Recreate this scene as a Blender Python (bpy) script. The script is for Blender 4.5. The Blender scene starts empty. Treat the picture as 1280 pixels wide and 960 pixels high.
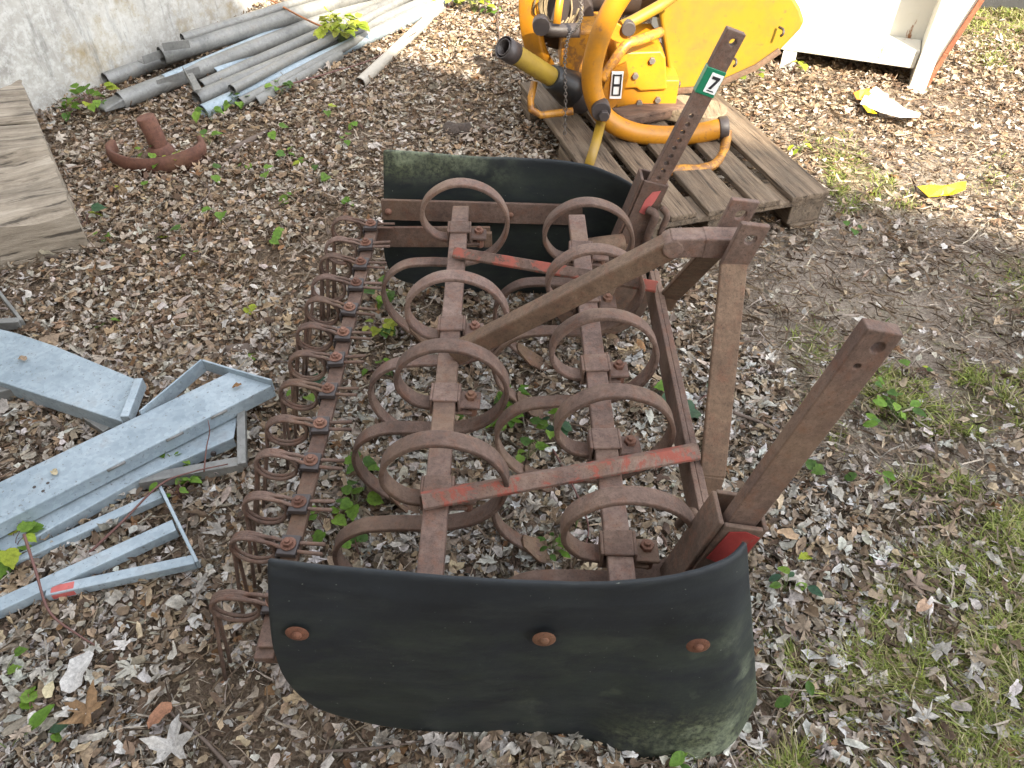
import bpy, bmesh, math, random
import numpy as np
from mathutils import Vector, Matrix, noise
R = math.radians
random.seed(7); rng = np.random.default_rng(11)
V = Vector
sc = bpy.context.scene
col = sc.collection

# ------------------------------------------------------------------ camera, sky, sun, exposure
EYE, PITCH, FOC = 1.55, R(44.5), 949.0
cam = bpy.data.cameras.new('camera'); cam.sensor_width = 36.0; cam.lens = 36.0 * FOC / 1280.0
cam.clip_start = 0.02; cam.clip_end = 400
co = bpy.data.objects.new('camera', cam); col.objects.link(co)
co.location = (0, 0, EYE); co.rotation_euler = (math.pi / 2 - PITCH, 0, 0)
sc.camera = co
SUN_EL, SUN_TRAVEL = R(38), V((-0.30, 0.954, 0)).normalized()
w = bpy.data.worlds.new('World'); sc.world = w; w.use_nodes = True
nt = w.node_tree; nt.nodes.clear()
sky = nt.nodes.new('ShaderNodeTexSky'); sky.sky_type = 'NISHITA'; sky.sun_disc = False
sky.sun_elevation = SUN_EL
sky.sun_rotation = math.atan2(-SUN_TRAVEL.x, -SUN_TRAVEL.y)
sky.air_density = 1.0; sky.dust_density = 1.5; sky.ozone_density = 0.6
hs = nt.nodes.new('ShaderNodeHueSaturation'); hs.inputs['Saturation'].default_value = 0.24
bg = nt.nodes.new('ShaderNodeBackground'); bg.inputs['Strength'].default_value = 0.15
wo = nt.nodes.new('ShaderNodeOutputWorld')
nt.links.new(sky.outputs[0], hs.inputs['Color']); nt.links.new(hs.outputs[0], bg.inputs[0]); nt.links.new(bg.outputs[0], wo.inputs[0])
sl = bpy.data.lights.new('sun', 'SUN'); sl.energy = 3.0; sl.angle = R(0.6); sl.color = (1.0, 0.89, 0.71)
so = bpy.data.objects.new('sun', sl); col.objects.link(so)
d = V((SUN_TRAVEL.x * math.cos(SUN_EL), SUN_TRAVEL.y * math.cos(SUN_EL), -math.sin(SUN_EL)))
so.rotation_euler = d.to_track_quat('-Z', 'Y').to_euler(); so.location = (3, -6, 8)
sc.view_settings.view_transform = 'Standard'; sc.view_settings.look = 'None'
sc.view_settings.gamma = 1; sc.view_settings.use_curve_mapping = False
sc.view_settings.exposure = 2.62
sc.render.engine = 'CYCLES'

# ------------------------------------------------------------------ helpers
def G(u, v, z=0.0):
    """point of height z seen at picture coordinate (1280 wide) u, v"""
    dx, dv = (u - 640) / FOC, (v - 480) / FOC
    c, s = math.cos(PITCH), math.sin(PITCH)
    D = V((dx, c - dv * s, -s - dv * c)); t = (z - EYE) / D.z
    return V((D.x * t, D.y * t, z))

def hgt(x, y):
    return (0.010 * np.sin(2.1 * x + 0.7) * np.cos(1.7 * y + 0.3) + 0.006 * np.sin(5.3 * x + 2.1 * y)
            + 0.004 * np.sin(9.1 * y - 4.3 * x + 1.0))

WLOC = {}
def reg(o, loc): WLOC[o.name] = V(loc)

class MB:
    def __init__(s): s.v = []; s.f = []; s.sm = []
    def add(s, vs, fs, smooth=False):
        n = len(s.v); s.v += [V(p) for p in vs]; s.f += [tuple(i + n for i in f) for f in fs]; s.sm += [smooth] * len(fs)
        return s
    def box(s, c, size, rot=None):
        hx, hy, hz = size[0] / 2, size[1] / 2, size[2] / 2; c = V(c)
        vs = [V((x, y, z)) for x in (-hx, hx) for y in (-hy, hy) for z in (-hz, hz)]
        if rot is not None: vs = [rot @ p for p in vs]
        return s.add([c + p for p in vs], [(0, 1, 3, 2), (4, 6, 7, 5), (0, 4, 5, 1), (2, 3, 7, 6), (0, 2, 6, 4), (1, 5, 7, 3)])
    def beam(s, a, b, wd, th, up=(0, 0, 1), w2=None, t2=None):
        """box from a to b, wd across, th along up"""
        a, b, up = V(a), V(b), V(up); t = (b - a).normalized(); sd = t.cross(up).normalized(); un = sd.cross(t).normalized()
        vs = []
        for p, ww, tt in ((a, wd, th), (b, w2 or wd, t2 or th)):
            for i, j in ((-1, -1), (1, -1), (1, 1), (-1, 1)): vs.append(p + sd * (i * ww / 2) + un * (j * tt / 2))
        return s.add(vs, [(3, 2, 1, 0), (4, 5, 6, 7), (0, 1, 5, 4), (1, 2, 6, 5), (2, 3, 7, 6), (3, 0, 4, 7)])
    def sweep(s, pts, prof, ref=None, caps=True, smooth=True, closed=False):
        """profile (list of 2D points) swept along pts; ref = fixed side vector, else parallel transport"""
        pts = [V(p) for p in pts]; n = len(pts); vs = []; fs = []
        sd = None
        for i, p in enumerate(pts):
            if closed: t = (pts[(i + 1) % n] - pts[i - 1]).normalized()
            else: t = (pts[min(i + 1, n - 1)] - pts[max(i - 1, 0)]).normalized()
            if ref is not None: sd = V(ref); sd = (sd - t * sd.dot(t)).normalized()
            elif sd is None:
                sd = t.cross(V((0, 0, 1))); sd = t.cross(V((0, 1, 0))) if sd.length < .1 else sd; sd.normalize()
            else: sd = (sd - t * sd.dot(t)).normalized()
            un = t.cross(sd)
            pr = prof(i / (n - 1)) if callable(prof) else prof
            for x, y in pr: vs.append(p + sd * x + un * y)
        k = len(vs) // n
        m = n if closed else n - 1
        for i in range(m):
            for j in range(k):
                a = i * k + j; b = i * k + (j + 1) % k; i2 = (i + 1) % n
                fs.append((a, b, i2 * k + (j + 1) % k, i2 * k + j))
        s.add(vs, fs, smooth)
        if caps and not closed:
            s.add(vs[:k], [tuple(range(k))]); s.add(vs[-k:], [tuple(range(k))[::-1]])
        return s
    def tube(s, pts, r, seg=10, caps=True, closed=False):
        def circ(rr): return [(rr * math.cos(2 * math.pi * q / seg), rr * math.sin(2 * math.pi * q / seg)) for q in range(seg)]
        return s.sweep(pts, (lambda t: circ(r(t))) if callable(r) else circ(r), None, caps, True, closed)
    def cyl(s, c, ax, r, h, seg=16, r2=None):
        c, ax = V(c), V(ax).normalized(); r2 = r if r2 is None else r2
        u = ax.cross(V((0, 0, 1))); u = V((1, 0, 0)) if u.length < .01 else u.normalized(); v = ax.cross(u)
        vs = []
        for hh, rr in ((0, r), (h, r2)):
            for q in range(seg):
                a = 2 * math.pi * q / seg; vs.append(c + ax * hh + u * (rr * math.cos(a)) + v * (rr * math.sin(a)))
        s.add(vs, [(q, (q + 1) % seg, seg + (q + 1) % seg, seg + q) for q in range(seg)], seg > 8)
        s.add(vs[:seg], [tuple(range(seg))[::-1]]); s.add(vs[seg:], [tuple(range(seg))])
        return s
    def dome(s, c, ax, r, h, seg=14, rings=4):
        c, ax = V(c), V(ax).normalized(); u = ax.cross(V((0, 0, 1))); u = V((1, 0, 0)) if u.length < .01 else u.normalized(); v = ax.cross(u)
        vs = []; fs = []
        for i in range(rings):
            a = i / rings * math.pi / 2
            for q in range(seg):
                b = 2 * math.pi * q / seg; vs.append(c + ax * (h * math.sin(a)) + (u * math.cos(b) + v * math.sin(b)) * (r * math.cos(a)))
        vs.append(c + ax * h)
        for i in range(rings - 1):
            for q in range(seg): fs.append((i * seg + q, i * seg + (q + 1) % seg, (i + 1) * seg + (q + 1) % seg, (i + 1) * seg + q))
        for q in range(seg): fs.append(((rings - 1) * seg + q, (rings - 1) * seg + (q + 1) % seg, len(vs) - 1))
        return s.add(vs, fs, True)
    def plate(s, outline, holes, th, o, ex, ey):
        """flat plate with true round holes; outline in (ex, ey) coordinates, thickness along ex x ey, centred"""
        o, ex, ey = V(o), V(ex).normalized(), V(ey).normalized(); ez = ex.cross(ey).normalized()
        bm = bmesh.new(); loops = [outline]
        for hx, hy, hr in holes: loops.append([(hx + hr * math.cos(2 * math.pi * q / 12), hy + hr * math.sin(2 * math.pi * q / 12)) for q in range(12)])
        es = []
        for lp in loops:
            vs = [bm.verts.new((x, y, -th / 2)) for x, y in lp]
            es += [bm.edges.new((vs[i], vs[(i + 1) % len(vs)])) for i in range(len(vs))]
        bmesh.ops.triangle_fill(bm, use_beauty=True, use_dissolve=False, edges=es, normal=(0, 0, 1))
        r = bmesh.ops.extrude_face_region(bm, geom=bm.faces[:])
        for g in r['geom']:
            if isinstance(g, bmesh.types.BMVert): g.co.z += th
        bmesh.ops.recalc_face_normals(bm, faces=bm.faces[:])
        bm.verts.index_update()
        s.add([o + ex * v.co.x + ey * v.co.y + ez * v.co.z for v in bm.verts], [tuple(v.index for v in f.verts) for f in bm.faces])
        bm.free(); return s
    def build(s, name, mat, parent=None, origin=None, bevel=0.0, solid=0.0, recalc=True):
        pw = WLOC[parent.name] if parent is not None else V((0, 0, 0))
        o_ = V(origin) if origin is not None else pw
        me = bpy.data.meshes.new(name); me.from_pydata([tuple(p - o_) for p in s.v], [], s.f)
        me.polygons.foreach_set('use_smooth', s.sm)
        if recalc:
            bm = bmesh.new(); bm.from_mesh(me); bmesh.ops.remove_doubles(bm, verts=bm.verts[:], dist=1e-6)
            bmesh.ops.recalc_face_normals(bm, faces=bm.faces[:]); bm.to_mesh(me); bm.free()
        me.materials.append(mat)
        ob = bpy.data.objects.new(name, me); col.objects.link(ob)
        if parent is not None: ob.parent = parent
        ob.location = o_ - pw; reg(ob, o_)
        if solid:
            m = ob.modifiers.new('solid', 'SOLIDIFY'); m.thickness = solid; m.offset = 0
        if bevel:
            m = ob.modifiers.new('bevel', 'BEVEL'); m.width = bevel; m.segments = 2; m.limit_method = 'ANGLE'; m.angle_limit = R(40)
        return ob

def tag(o, label=None, cat=None, group=None, kind=None):
    if label: o['label'] = label
    if cat: o['category'] = cat
    if group: o['group'] = group
    if kind: o['kind'] = kind
    return o
def empty(name, loc, label, cat, group=None):
    o = bpy.data.objects.new(name, None); col.objects.link(o); o.location = loc; o.empty_display_size = .1; reg(o, loc)
    return tag(o, label, cat, group)
def copy_tree(o, parent=None, loc=None):
    c = o.copy(); col.objects.link(c); c.parent = parent
    if loc is not None: c.location = loc
    for ch in list(o.children): copy_tree(ch, c)
    return c
def catmull(pts, n=8):
    pts = [V(p) for p in pts]; P = [pts[0] * 2 - pts[1]] + pts + [pts[-1] * 2 - pts[-2]]; out = []
    for i in range(1, len(P) - 2):
        a, b, c, d_ = P[i - 1], P[i], P[i + 1], P[i + 2]
        for k in range(n):
            t = k / n; out.append(.5 * ((2 * b) + (c - a) * t + (2 * a - 5 * b + 4 * c - d_) * t * t + (3 * b - a - 3 * c + d_) * t ** 3))
    out.append(pts[-1]); return out

# ------------------------------------------------------------------ materials
def new_mat(name):
    m = bpy.data.materials.new(name); m.use_nodes = True; n = m.node_tree
    return m, n, n.nodes['Principled BSDF']
def coords(n, scale=1.0, rand=True):
    tc = n.nodes.new('ShaderNodeTexCoord'); mp = n.nodes.new('ShaderNodeMapping'); mp.inputs['Scale'].default_value = (scale,) * 3 if not isinstance(scale, tuple) else scale
    src = tc.outputs['Object']
    if rand:
        oi = n.nodes.new('ShaderNodeObjectInfo'); ml = n.nodes.new('ShaderNodeMath'); ml.operation = 'MULTIPLY'; ml.inputs[1].default_value = 37.0
        n.links.new(oi.outputs['Random'], ml.inputs[0]); va = n.nodes.new('ShaderNodeVectorMath'); va.operation = 'ADD'
        n.links.new(src, va.inputs[0]); n.links.new(ml.outputs[0], va.inputs[1]); src = va.outputs[0]
    n.links.new(src, mp.inputs['Vector']); return mp.outputs[0]
def noi(n, vec, sc_, det=6, rough=.6, dist=0.0):
    t = n.nodes.new('ShaderNodeTexNoise'); t.inputs['Scale'].default_value = sc_; t.inputs['Detail'].default_value = det; t.inputs['Roughness'].default_value = rough; t.inputs['Distortion'].default_value = dist
    n.links.new(vec, t.inputs['Vector']); return t.outputs['Fac']
def ramp(n, fac, stops, interp='LINEAR'):
    r = n.nodes.new('ShaderNodeValToRGB'); r.color_ramp.interpolation = interp
    e = r.color_ramp.elements
    while len(e) < len(stops): e.new(.5)
    for el, (p, c) in zip(e, stops): el.position = p; el.color = (*c, 1) if len(c) == 3 else c
    n.links.new(fac, r.inputs[0]); return r.outputs[0]
def mix(n, fac, a, b, mode='MIX'):
    m = n.nodes.new('ShaderNodeMix'); m.data_type = 'RGBA'; m.blend_type = mode
    for sock, val in ((m.inputs['Factor'], fac), (m.inputs[6], a), (m.inputs[7], b)):
        if isinstance(val, (int, float)): sock.default_value = val
        elif isinstance(val, tuple): sock.default_value = (*val, 1)
        else: n.links.new(val, sock)
    return m.outputs[2]
def bump(n, bs, hgt_, strength=.3, dist=.002):
    b = n.nodes.new('ShaderNodeBump'); b.inputs['Strength'].default_value = strength; b.inputs['Distance'].default_value = dist
    n.links.new(hgt_, b.inputs['Height']); n.links.new(b.outputs[0], bs.inputs['Normal'])
W1 = (1, 1, 1); K0 = (0, 0, 0)

def mat_rust(name, base=((.078, .049, .038), (.130, .086, .068), (.190, .133, .108)), paint=None, amount=.5, rough=.78):
    m, n, bs = new_mat(name); v = coords(n)
    a = noi(n, v, 9, 8, .65); f = noi(n, v, 75, 6, .75); g = noi(n, v, 260, 3, .7)
    c = ramp(n, a, [(.3, base[0]), (.52, base[1]), (.72, base[2])])
    c = mix(n, 1.0, c, ramp(n, f, [(.30, (.62,) * 3), (.50, (1.0,) * 3), (.70, (1.32,) * 3)]), 'MULTIPLY')
    c = mix(n, ramp(n, noi(n, v, 34, 5, .7), [(.50, K0), (.68, (.6,) * 3)]), c, (.145, .066, .040))
    c = mix(n, ramp(n, g, [(.56, K0), (.72, (.75,) * 3)]), c, (.032, .021, .018))
    o_ = noi(n, v, 4.5, 5, .6); c = mix(n, ramp(n, o_, [(.50, K0), (.70, (.45,) * 3)]), c, (.135, .085, .045))
    oi = n.nodes.new('ShaderNodeObjectInfo'); c = mix(n, 1.0, c, ramp(n, oi.outputs['Random'], [(0, (.80, .78, .76)), (.5, (1.0, .97, .93)), (1, (1.2, 1.2, 1.22))]), 'MULTIPLY')
    if paint:
        p = noi(n, v, 13, 9, .75, .6); pf = ramp(n, p, [(amount - .02, W1), (amount + .03, K0)])
        c = mix(n, pf, c, mix(n, f, paint, tuple(x * .6 for x in paint)))
    n.links.new(c, bs.inputs['Base Color']); bs.inputs['Roughness'].default_value = rough; bs.inputs['Metallic'].default_value = 0.0
    bs.inputs['Specular IOR Level'].default_value = .35
    bump(n, bs, f, .6, .002); return m
RUST = mat_rust('rusted_steel')
RUST_OLIVE = mat_rust('rusted_steel_olive', ((.090, .056, .037), (.138, .090, .060), (.180, .124, .085)))
RUST_DARK = mat_rust('rusted_steel_dark', ((.055, .036, .026), (.088, .058, .042), (.125, .085, .064)))
RUST_RED = mat_rust('flaking_red_paint', paint=(.30, .082, .056), amount=.47)
RUST_PATCH = mat_rust('red_paint_traces', paint=(.40, .035, .030), amount=.40)
RUST_ORANGE = mat_rust('orange_rust', ((.20, .075, .03), (.30, .125, .05), (.16, .06, .03)))
BOLT = mat_rust('rusted_bolt', ((.11, .055, .040), (.17, .085, .06), (.22, .12, .09)))
WASHER = mat_rust('rusty_washer', ((.075, .030, .018), (.125, .052, .030), (.17, .085, .05)))
HUBRED = mat_rust('red_rust', ((.075, .034, .024), (.12, .055, .038), (.16, .075, .05)))

def mat_rubber(name, axis_ranges):
    m, n, bs = new_mat(name); v = coords(n, rand=False)
    blue = noi(n, v, 6, 6, .6); c = ramp(n, blue, [(.3, (.0052, .0068, .0090)), (.7, (.0125, .0160, .0195))])
    tc = n.nodes.new('ShaderNodeTexCoord'); sx = n.nodes.new('ShaderNodeSeparateXYZ'); n.links.new(tc.outputs['Object'], sx.inputs[0]); where = None
    for axn, lo, hi in axis_ranges:
        mr = n.nodes.new('ShaderNodeMapRange'); mr.inputs[1].default_value = lo; mr.inputs[2].default_value = hi; n.links.new(sx.outputs[axn], mr.inputs[0])
        where = mr.outputs[0] if where is None else mix(n, 1.0, where, mr.outputs[0], 'MULTIPLY')
    big = mix(n, .5, noi(n, v, 5, 6, .65, .3), where); fine = noi(n, v, 90, 6, .75); strk = noi(n, coords(n, (30, 8, 5), False), 1.0, 6, .7)
    mask = ramp(n, big, [(.50, K0), (.72, (.85,) * 3)]); mf = ramp(n, fine, [(.40, (.12,) * 3), (.60, W1)])
    mm = mix(n, 1.0, mask, mf, 'MULTIPLY'); ms = mix(n, 1.0, mm, ramp(n, strk, [(.3, (.45,) * 3), (.6, W1)]), 'MULTIPLY')
    c = mix(n, ms, c, mix(n, noi(n, v, 7, 3), (.115, .135, .040), (.185, .205, .145)))
    mz = n.nodes.new('ShaderNodeMapRange'); mz.inputs[1].default_value = .50; mz.inputs[2].default_value = .43; n.links.new(sx.outputs[2], mz.inputs[0])
    gn = mix(n, 1.0, ramp(n, noi(n, coords(n, (3, 3, 7), False), 2.2, 9, .75), [(.40, K0), (.62, (.55,) * 3)]), mz.outputs[0], 'MULTIPLY'); c = mix(n, gn, c, (.027, .036, .025)); sp = noi(n, v, 150, 2, .5); c = mix(n, ramp(n, sp, [(.74, K0), (.78, (.8,) * 3)]), c, (.17, .18, .15))
    bl = mix(n, 1.0, ramp(n, noi(n, v, 9, 3, .5), [(.55, K0), (.68, W1)]), mix(n, 1.0, where, ramp(n, fine, [(.35, (.2,) * 3), (.6, W1)]), 'MULTIPLY'), 'MULTIPLY'); c = mix(n, bl, c, (.20, .23, .15))
    ash = noi(n, coords(n, (4, 4, 14), False), 1.2, 6, .7); c = mix(n, ramp(n, ash, [(.5, K0), (.75, (.4,) * 3)]), c, (.045, .052, .045))
    n.links.new(c, bs.inputs['Base Color']); bs.inputs['Roughness'].default_value = .62; bs.inputs['Specular IOR Level'].default_value = .4
    bump(n, bs, noi(n, v, 60, 5, .7), .25, .002); return m
RUBBER_NEAR = mat_rubber('black_rubber_with_moss', [(0, -.05, .36), (2, .46, .10)])
RUBBER_FAR = mat_rubber('black_rubber_with_bloom', [(0, .05, -.25), (2, .34, .46)])

def mat_galv(name, a=(.20, .255, .295), b=(.37, .435, .48), dirt=.5):
    m, n, bs = new_mat(name); v = coords(n)
    vo = n.nodes.new('ShaderNodeTexVoronoi'); vo.inputs['Scale'].default_value = 90; n.links.new(v, vo.inputs['Vector'])
    c = ramp(n, noi(n, v, 7, 6, .6), [(.3, a), (.7, b)]); sepc = n.nodes.new('ShaderNodeSeparateColor'); n.links.new(vo.outputs['Color'], sepc.inputs[0])
    c = mix(n, .22, c, ramp(n, sepc.outputs[0], [(0, tuple(x * .75 for x in a)), (1, tuple(x * 1.1 for x in b))]))
    c = mix(n, ramp(n, noi(n, v, 14, 8, .7), [(.55, K0), (.75, (dirt,) * 3)]), c, (.17, .15, .125))
    c = mix(n, ramp(n, noi(n, v, 130, 3, .6), [(.62, K0), (.70, (.7,) * 3)]), c, (.10, .09, .08))
    n.links.new(c, bs.inputs['Base Color']); bs.inputs['Metallic'].default_value = .25; bs.inputs['Roughness'].default_value = .52
    bump(n, bs, noi(n, v, 40, 4, .6), .12, .002); return m
GALV = mat_galv('galvanised_steel'); GALV_DULL = mat_galv('dull_galvanised_steel', (.13, .13, .125), (.26, .26, .245), .75)

def mat_yellow(name, base, worn=.55):
    m, n, bs = new_mat(name); v = coords(n)
    c = mix(n, noi(n, v, 5, 5, .6), base, (base[0] * .82, base[1] * .74, base[2] * .6))
    c = mix(n, ramp(n, noi(n, v, 26, 8, .75, .3), [(worn + .05, K0), (worn + .12, (.85,) * 3)]), c, (.20, .085, .030))
    c = mix(n, ramp(n, noi(n, v, 150, 4, .7), [(.66, K0), (.74, (.7,) * 3)]), c, (.10, .05, .025))
    c = mix(n, ramp(n, noi(n, v, 8, 7, .7), [(.46, K0), (.74, (.6,) * 3)]), c, (.14, .085, .035))
    n.links.new(c, bs.inputs['Base Color']); bs.inputs['Roughness'].default_value = .45
    bump(n, bs, noi(n, v, 50, 5, .7), .15, .002); return m
YEL = mat_yellow('orange_yellow_paint', (.47, .20, .008), .54); YEL2 = mat_yellow('chrome_yellow_paint', (.27, .168, .010), .54); YEL_RUST = mat_yellow('worn_yellow_paint', (.55, .25, .02), .42)

def mat_wood(name, a, b, c3, scale=(3, 40, 40)):
    m, n, bs = new_mat(name); v = coords(n, scale); v1 = coords(n)
    g = noi(n, v, 1.0, 10, .78, .15); c = ramp(n, g, [(.34, a), (.5, b), (.64, c3)])
    cr = noi(n, v, 2.0, 6, .6); c = mix(n, ramp(n, cr, [(.36, (.85,) * 3), (.42, K0)]), c, tuple(x * .35 for x in a))
    c = mix(n, ramp(n, noi(n, v1, 5, 6, .7), [(.46, K0), (.68, (.6,) * 3)]), c, (.085, .068, .05))
    n.links.new(c, bs.inputs['Base Color']); bs.inputs['Roughness'].default_value = .85; bump(n, bs, mix(n, .5, g, cr), .9, .012); return m
WOOD_PAL = mat_wood('pallet_wood', (.062, .041, .026), (.125, .088, .057), (.215, .16, .11), (34, 2.5, 34))
WOOD_GREY = mat_wood('weathered_grey_wood', (.12, .095, .07), (.27, .225, .17), (.41, .355, .285), (2.2, 22, 22))
WOOD_RED = mat_wood('damp_reddish_wood', (.06, .034, .022), (.11, .062, .04), (.16, .10, .065), (4, 40, 40))
WOOD_LOG = mat_wood('round_wood', (.14, .10, .062), (.22, .165, .105), (.28, .22, .15), (40, 4, 40))

def mat_plain(name, c0, var=.25, rough=.7, scale=30, metallic=0):
    m, n, bs = new_mat(name); v = coords(n)
    n.links.new(mix(n, noi(n, v, scale, 5, .65), tuple(x * (1 - var) for x in c0), tuple(min(1, x * (1 + var)) for x in c0)), bs.inputs['Base Color'])
    bs.inputs['Roughness'].default_value = rough; bs.inputs['Metallic'].default_value = metallic; bump(n, bs, noi(n, v, scale * 3, 3), .15, .001); return m
BLACKPL = mat_plain('black_plastic', (.018, .019, .02), .3, .4); WHITEPL = mat_plain('white_plastic', (.8, .8, .78), .05, .5)
ORANGEPL = mat_plain('orange_print', (.75, .22, .03), .15, .5); YELPL = mat_plain('yellow_plastic', (.80, .55, .01), .1, .45)
GREENTAPE = mat_plain('green_tape', (.012, .17, .085), .15, .35); INK = mat_plain('black_ink', (.015, .015, .018), .1, .6)
DARKIRON = mat_plain('dark_greasy_iron', (.045, .036, .034), .4, .5); ROPE = mat_plain('twine', (.17, .13, .075), .4, .9, 60)
CHAIN = mat_plain('chain_steel', (.17, .15, .135), .4, .5, 60, .5); TWIG = mat_plain('dead_twig', (.115, .085, .068), .4, .85, 40)
TWIGRED = mat_plain('reddish_bramble', (.13, .060, .050), .3, .7, 40); STONE = mat_plain('dark_clod', (.06, .045, .036), .4, .95, 40)
REDPAINT = mat_plain('red_marking_paint', (.42, .10, .09), .3, .6, 50); SALMON = mat_plain('salmon_marking_paint', (.62, .17, .10), .25, .6, 50)

def mat_skip():
    m, n, bs = new_mat('chalky_white_paint'); v = coords(n, rand=False)
    c = mix(n, noi(n, v, 4, 5), (.50, .485, .42), (.70, .68, .62))
    c = mix(n, ramp(n, noi(n, v, 3.5, 7, .7), [(.54, K0), (.70, (.5,) * 3)]), c, (.42, .42, .24))
    c = mix(n, ramp(n, noi(n, coords(n, (14, 14, 3), False), 1, 8, .75), [(.62, K0), (.67, W1)]), c, (.26, .11, .04))
    n.links.new(c, bs.inputs['Base Color']); bs.inputs['Roughness'].default_value = .6; return m
SKIP = mat_skip(); SKIPRED = mat_rust('rusty_red_edge', ((.22, .075, .04), (.30, .11, .06), (.36, .16, .09)))
def mat_wall():
    m, n, bs = new_mat('lichen_concrete'); v = coords(n, rand=False)
    c = ramp(n, noi(n, v, 2.2, 6, .65, .4), [(.32, (.21, .20, .18)), (.5, (.38, .365, .33)), (.66, (.52, .505, .46))])
    c = mix(n, ramp(n, noi(n, v, 26, 8, .75), [(.46, K0), (.62, (.75,) * 3)]), c, (.55, .55, .52))
    c = mix(n, ramp(n, noi(n, v, 2.8, 6, .7), [(.56, K0), (.70, (.8,) * 3)]), c, (.27, .20, .085))
    c = mix(n, ramp(n, noi(n, coords(n, (5, 5, .9), False), 2, 7, .7), [(.58, K0), (.7, (.6,) * 3)]), c, (.10, .10, .095))
    c = mix(n, ramp(n, noi(n, v, 110, 4, .7), [(.6, K0), (.72, (.6,) * 3)]), c, (.12, .12, .11))
    n.links.new(c, bs.inputs['Base Color']); bs.inputs['Roughness'].default_value = .92; bump(n, bs, noi(n, v, 26, 8, .75), .5, .006); return m
WALL = mat_wall(); SHADE_WALL = mat_plain('wall_painted_shade', (.028, .028, .028), .4, .95, 14)  # near-black base colour of the far wall stands in for shade on it
RENDER = mat_plain('shade_barn_render', (.42, .40, .36), .2, .9, 3); ROOF = mat_plain('roof_tile', (.14, .08, .06), .3, .85, 8)

def mat_ground():
    m, n, bs = new_mat('leafy_soil'); v = coords(n, rand=False)
    big = noi(n, v, .9, 4, .6); med = noi(n, v, 14, 7, .75); fin = noi(n, v, 120, 5, .75)
    c = ramp(n, fin, [(.30, (.070, .050, .035)), (.46, (.17, .125, .088)), (.60, (.28, .215, .155)), (.72, (.46, .38, .29))])
    c = mix(n, ramp(n, med, [(.45, K0), (.7, (.7,) * 3)]), c, (.085, .062, .044))
    att = n.nodes.new('ShaderNodeAttribute'); att.attribute_name = 'zone'; sp = n.nodes.new('ShaderNodeSeparateColor'); n.links.new(att.outputs['Color'], sp.inputs[0])
    soil = ramp(n, fin, [(.3, (.14, .112, .088)), (.5, (.28, .232, .187)), (.72, (.46, .395, .325))])
    c = mix(n, sp.outputs[0], c, soil)
    moss = ramp(n, fin, [(.3, (.085, .09, .025)), (.55, (.16, .155, .06)), (.75, (.33, .29, .15))])
    mk = mix(n, 1.0, sp.outputs[1], ramp(n, med, [(.38, K0), (.55, W1)]), 'MULTIPLY'); c = mix(n, mk, c, moss)
    n.links.new(c, bs.inputs['Base Color']); bs.inputs['Roughness'].default_value = .95; bs.inputs['Specular IOR Level'].default_value = .2
    bump(n, bs, fin, .9, .012); return m
GROUND = mat_ground()
def mat_vcol(name, transl=0.0, rough=.75, scale=60):
    m, n, bs = new_mat(name); at = n.nodes.new('ShaderNodeAttribute'); at.attribute_name = 'Col'; v = coords(n, rand=False)
    c = mix(n, ramp(n, noi(n, v, scale, 4, .7), [(.3, (.55,) * 3), (.7, (1.15,) * 3)]), K0, at.outputs['Color']) if False else mix(n, 1.0, at.outputs['Color'], ramp(n, noi(n, v, scale * 2.2, 6, .75), [(.33, (.50,) * 3), (.62, W1)]), 'MULTIPLY')
    n.links.new(c, bs.inputs['Base Color']); bs.inputs['Roughness'].default_value = rough; bs.inputs['Specular IOR Level'].default_value = .25
    if transl:
        tr = n.nodes.new('ShaderNodeBsdfTranslucent'); n.links.new(c, tr.inputs['Color']); mx = n.nodes.new('ShaderNodeMixShader'); mx.inputs[0].default_value = transl
        out = n.nodes['Material Output']; n.links.new(bs.outputs[0], mx.inputs[1]); n.links.new(tr.outputs[0], mx.inputs[2]); n.links.new(mx.outputs[0], out.inputs['Surface'])
    return m
LITTER = mat_vcol('dead_leaf', .12, .7, 70); GRASS = mat_vcol('grass_blade', .3, .6, 20); GREEN = mat_vcol('green_leaf', .35, .5, 50)

def raw_mesh(name, verts, faces_idx, loop_counts, cols, mat, smooth=False):
    """numpy mesh: verts (n,3), faces_idx flat, loop_counts per face, cols per vertex (n,3)"""
    me = bpy.data.meshes.new(name); nv = len(verts); nf = len(loop_counts)
    me.vertices.add(nv); me.vertices.foreach_set('co', np.asarray(verts, np.float32).ravel())
    me.loops.add(len(faces_idx)); me.loops.foreach_set('vertex_index', np.asarray(faces_idx, np.int32))
    me.polygons.add(nf); st = np.concatenate([[0], np.cumsum(loop_counts)[:-1]]).astype(np.int32)
    me.polygons.foreach_set('loop_start', st); me.polygons.foreach_set('loop_total', np.asarray(loop_counts, np.int32))
    if smooth: me.polygons.foreach_set('use_smooth', np.ones(nf, bool))
    a = me.color_attributes.new('Col', 'FLOAT_COLOR', 'POINT'); cc = np.ones((nv, 4), np.float32); cc[:, :3] = cols; a.data.foreach_set('color', cc.ravel())
    me.update(); me.validate(); me.materials.append(mat)
    o = bpy.data.objects.new(name, me); col.objects.link(o); return o

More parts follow.
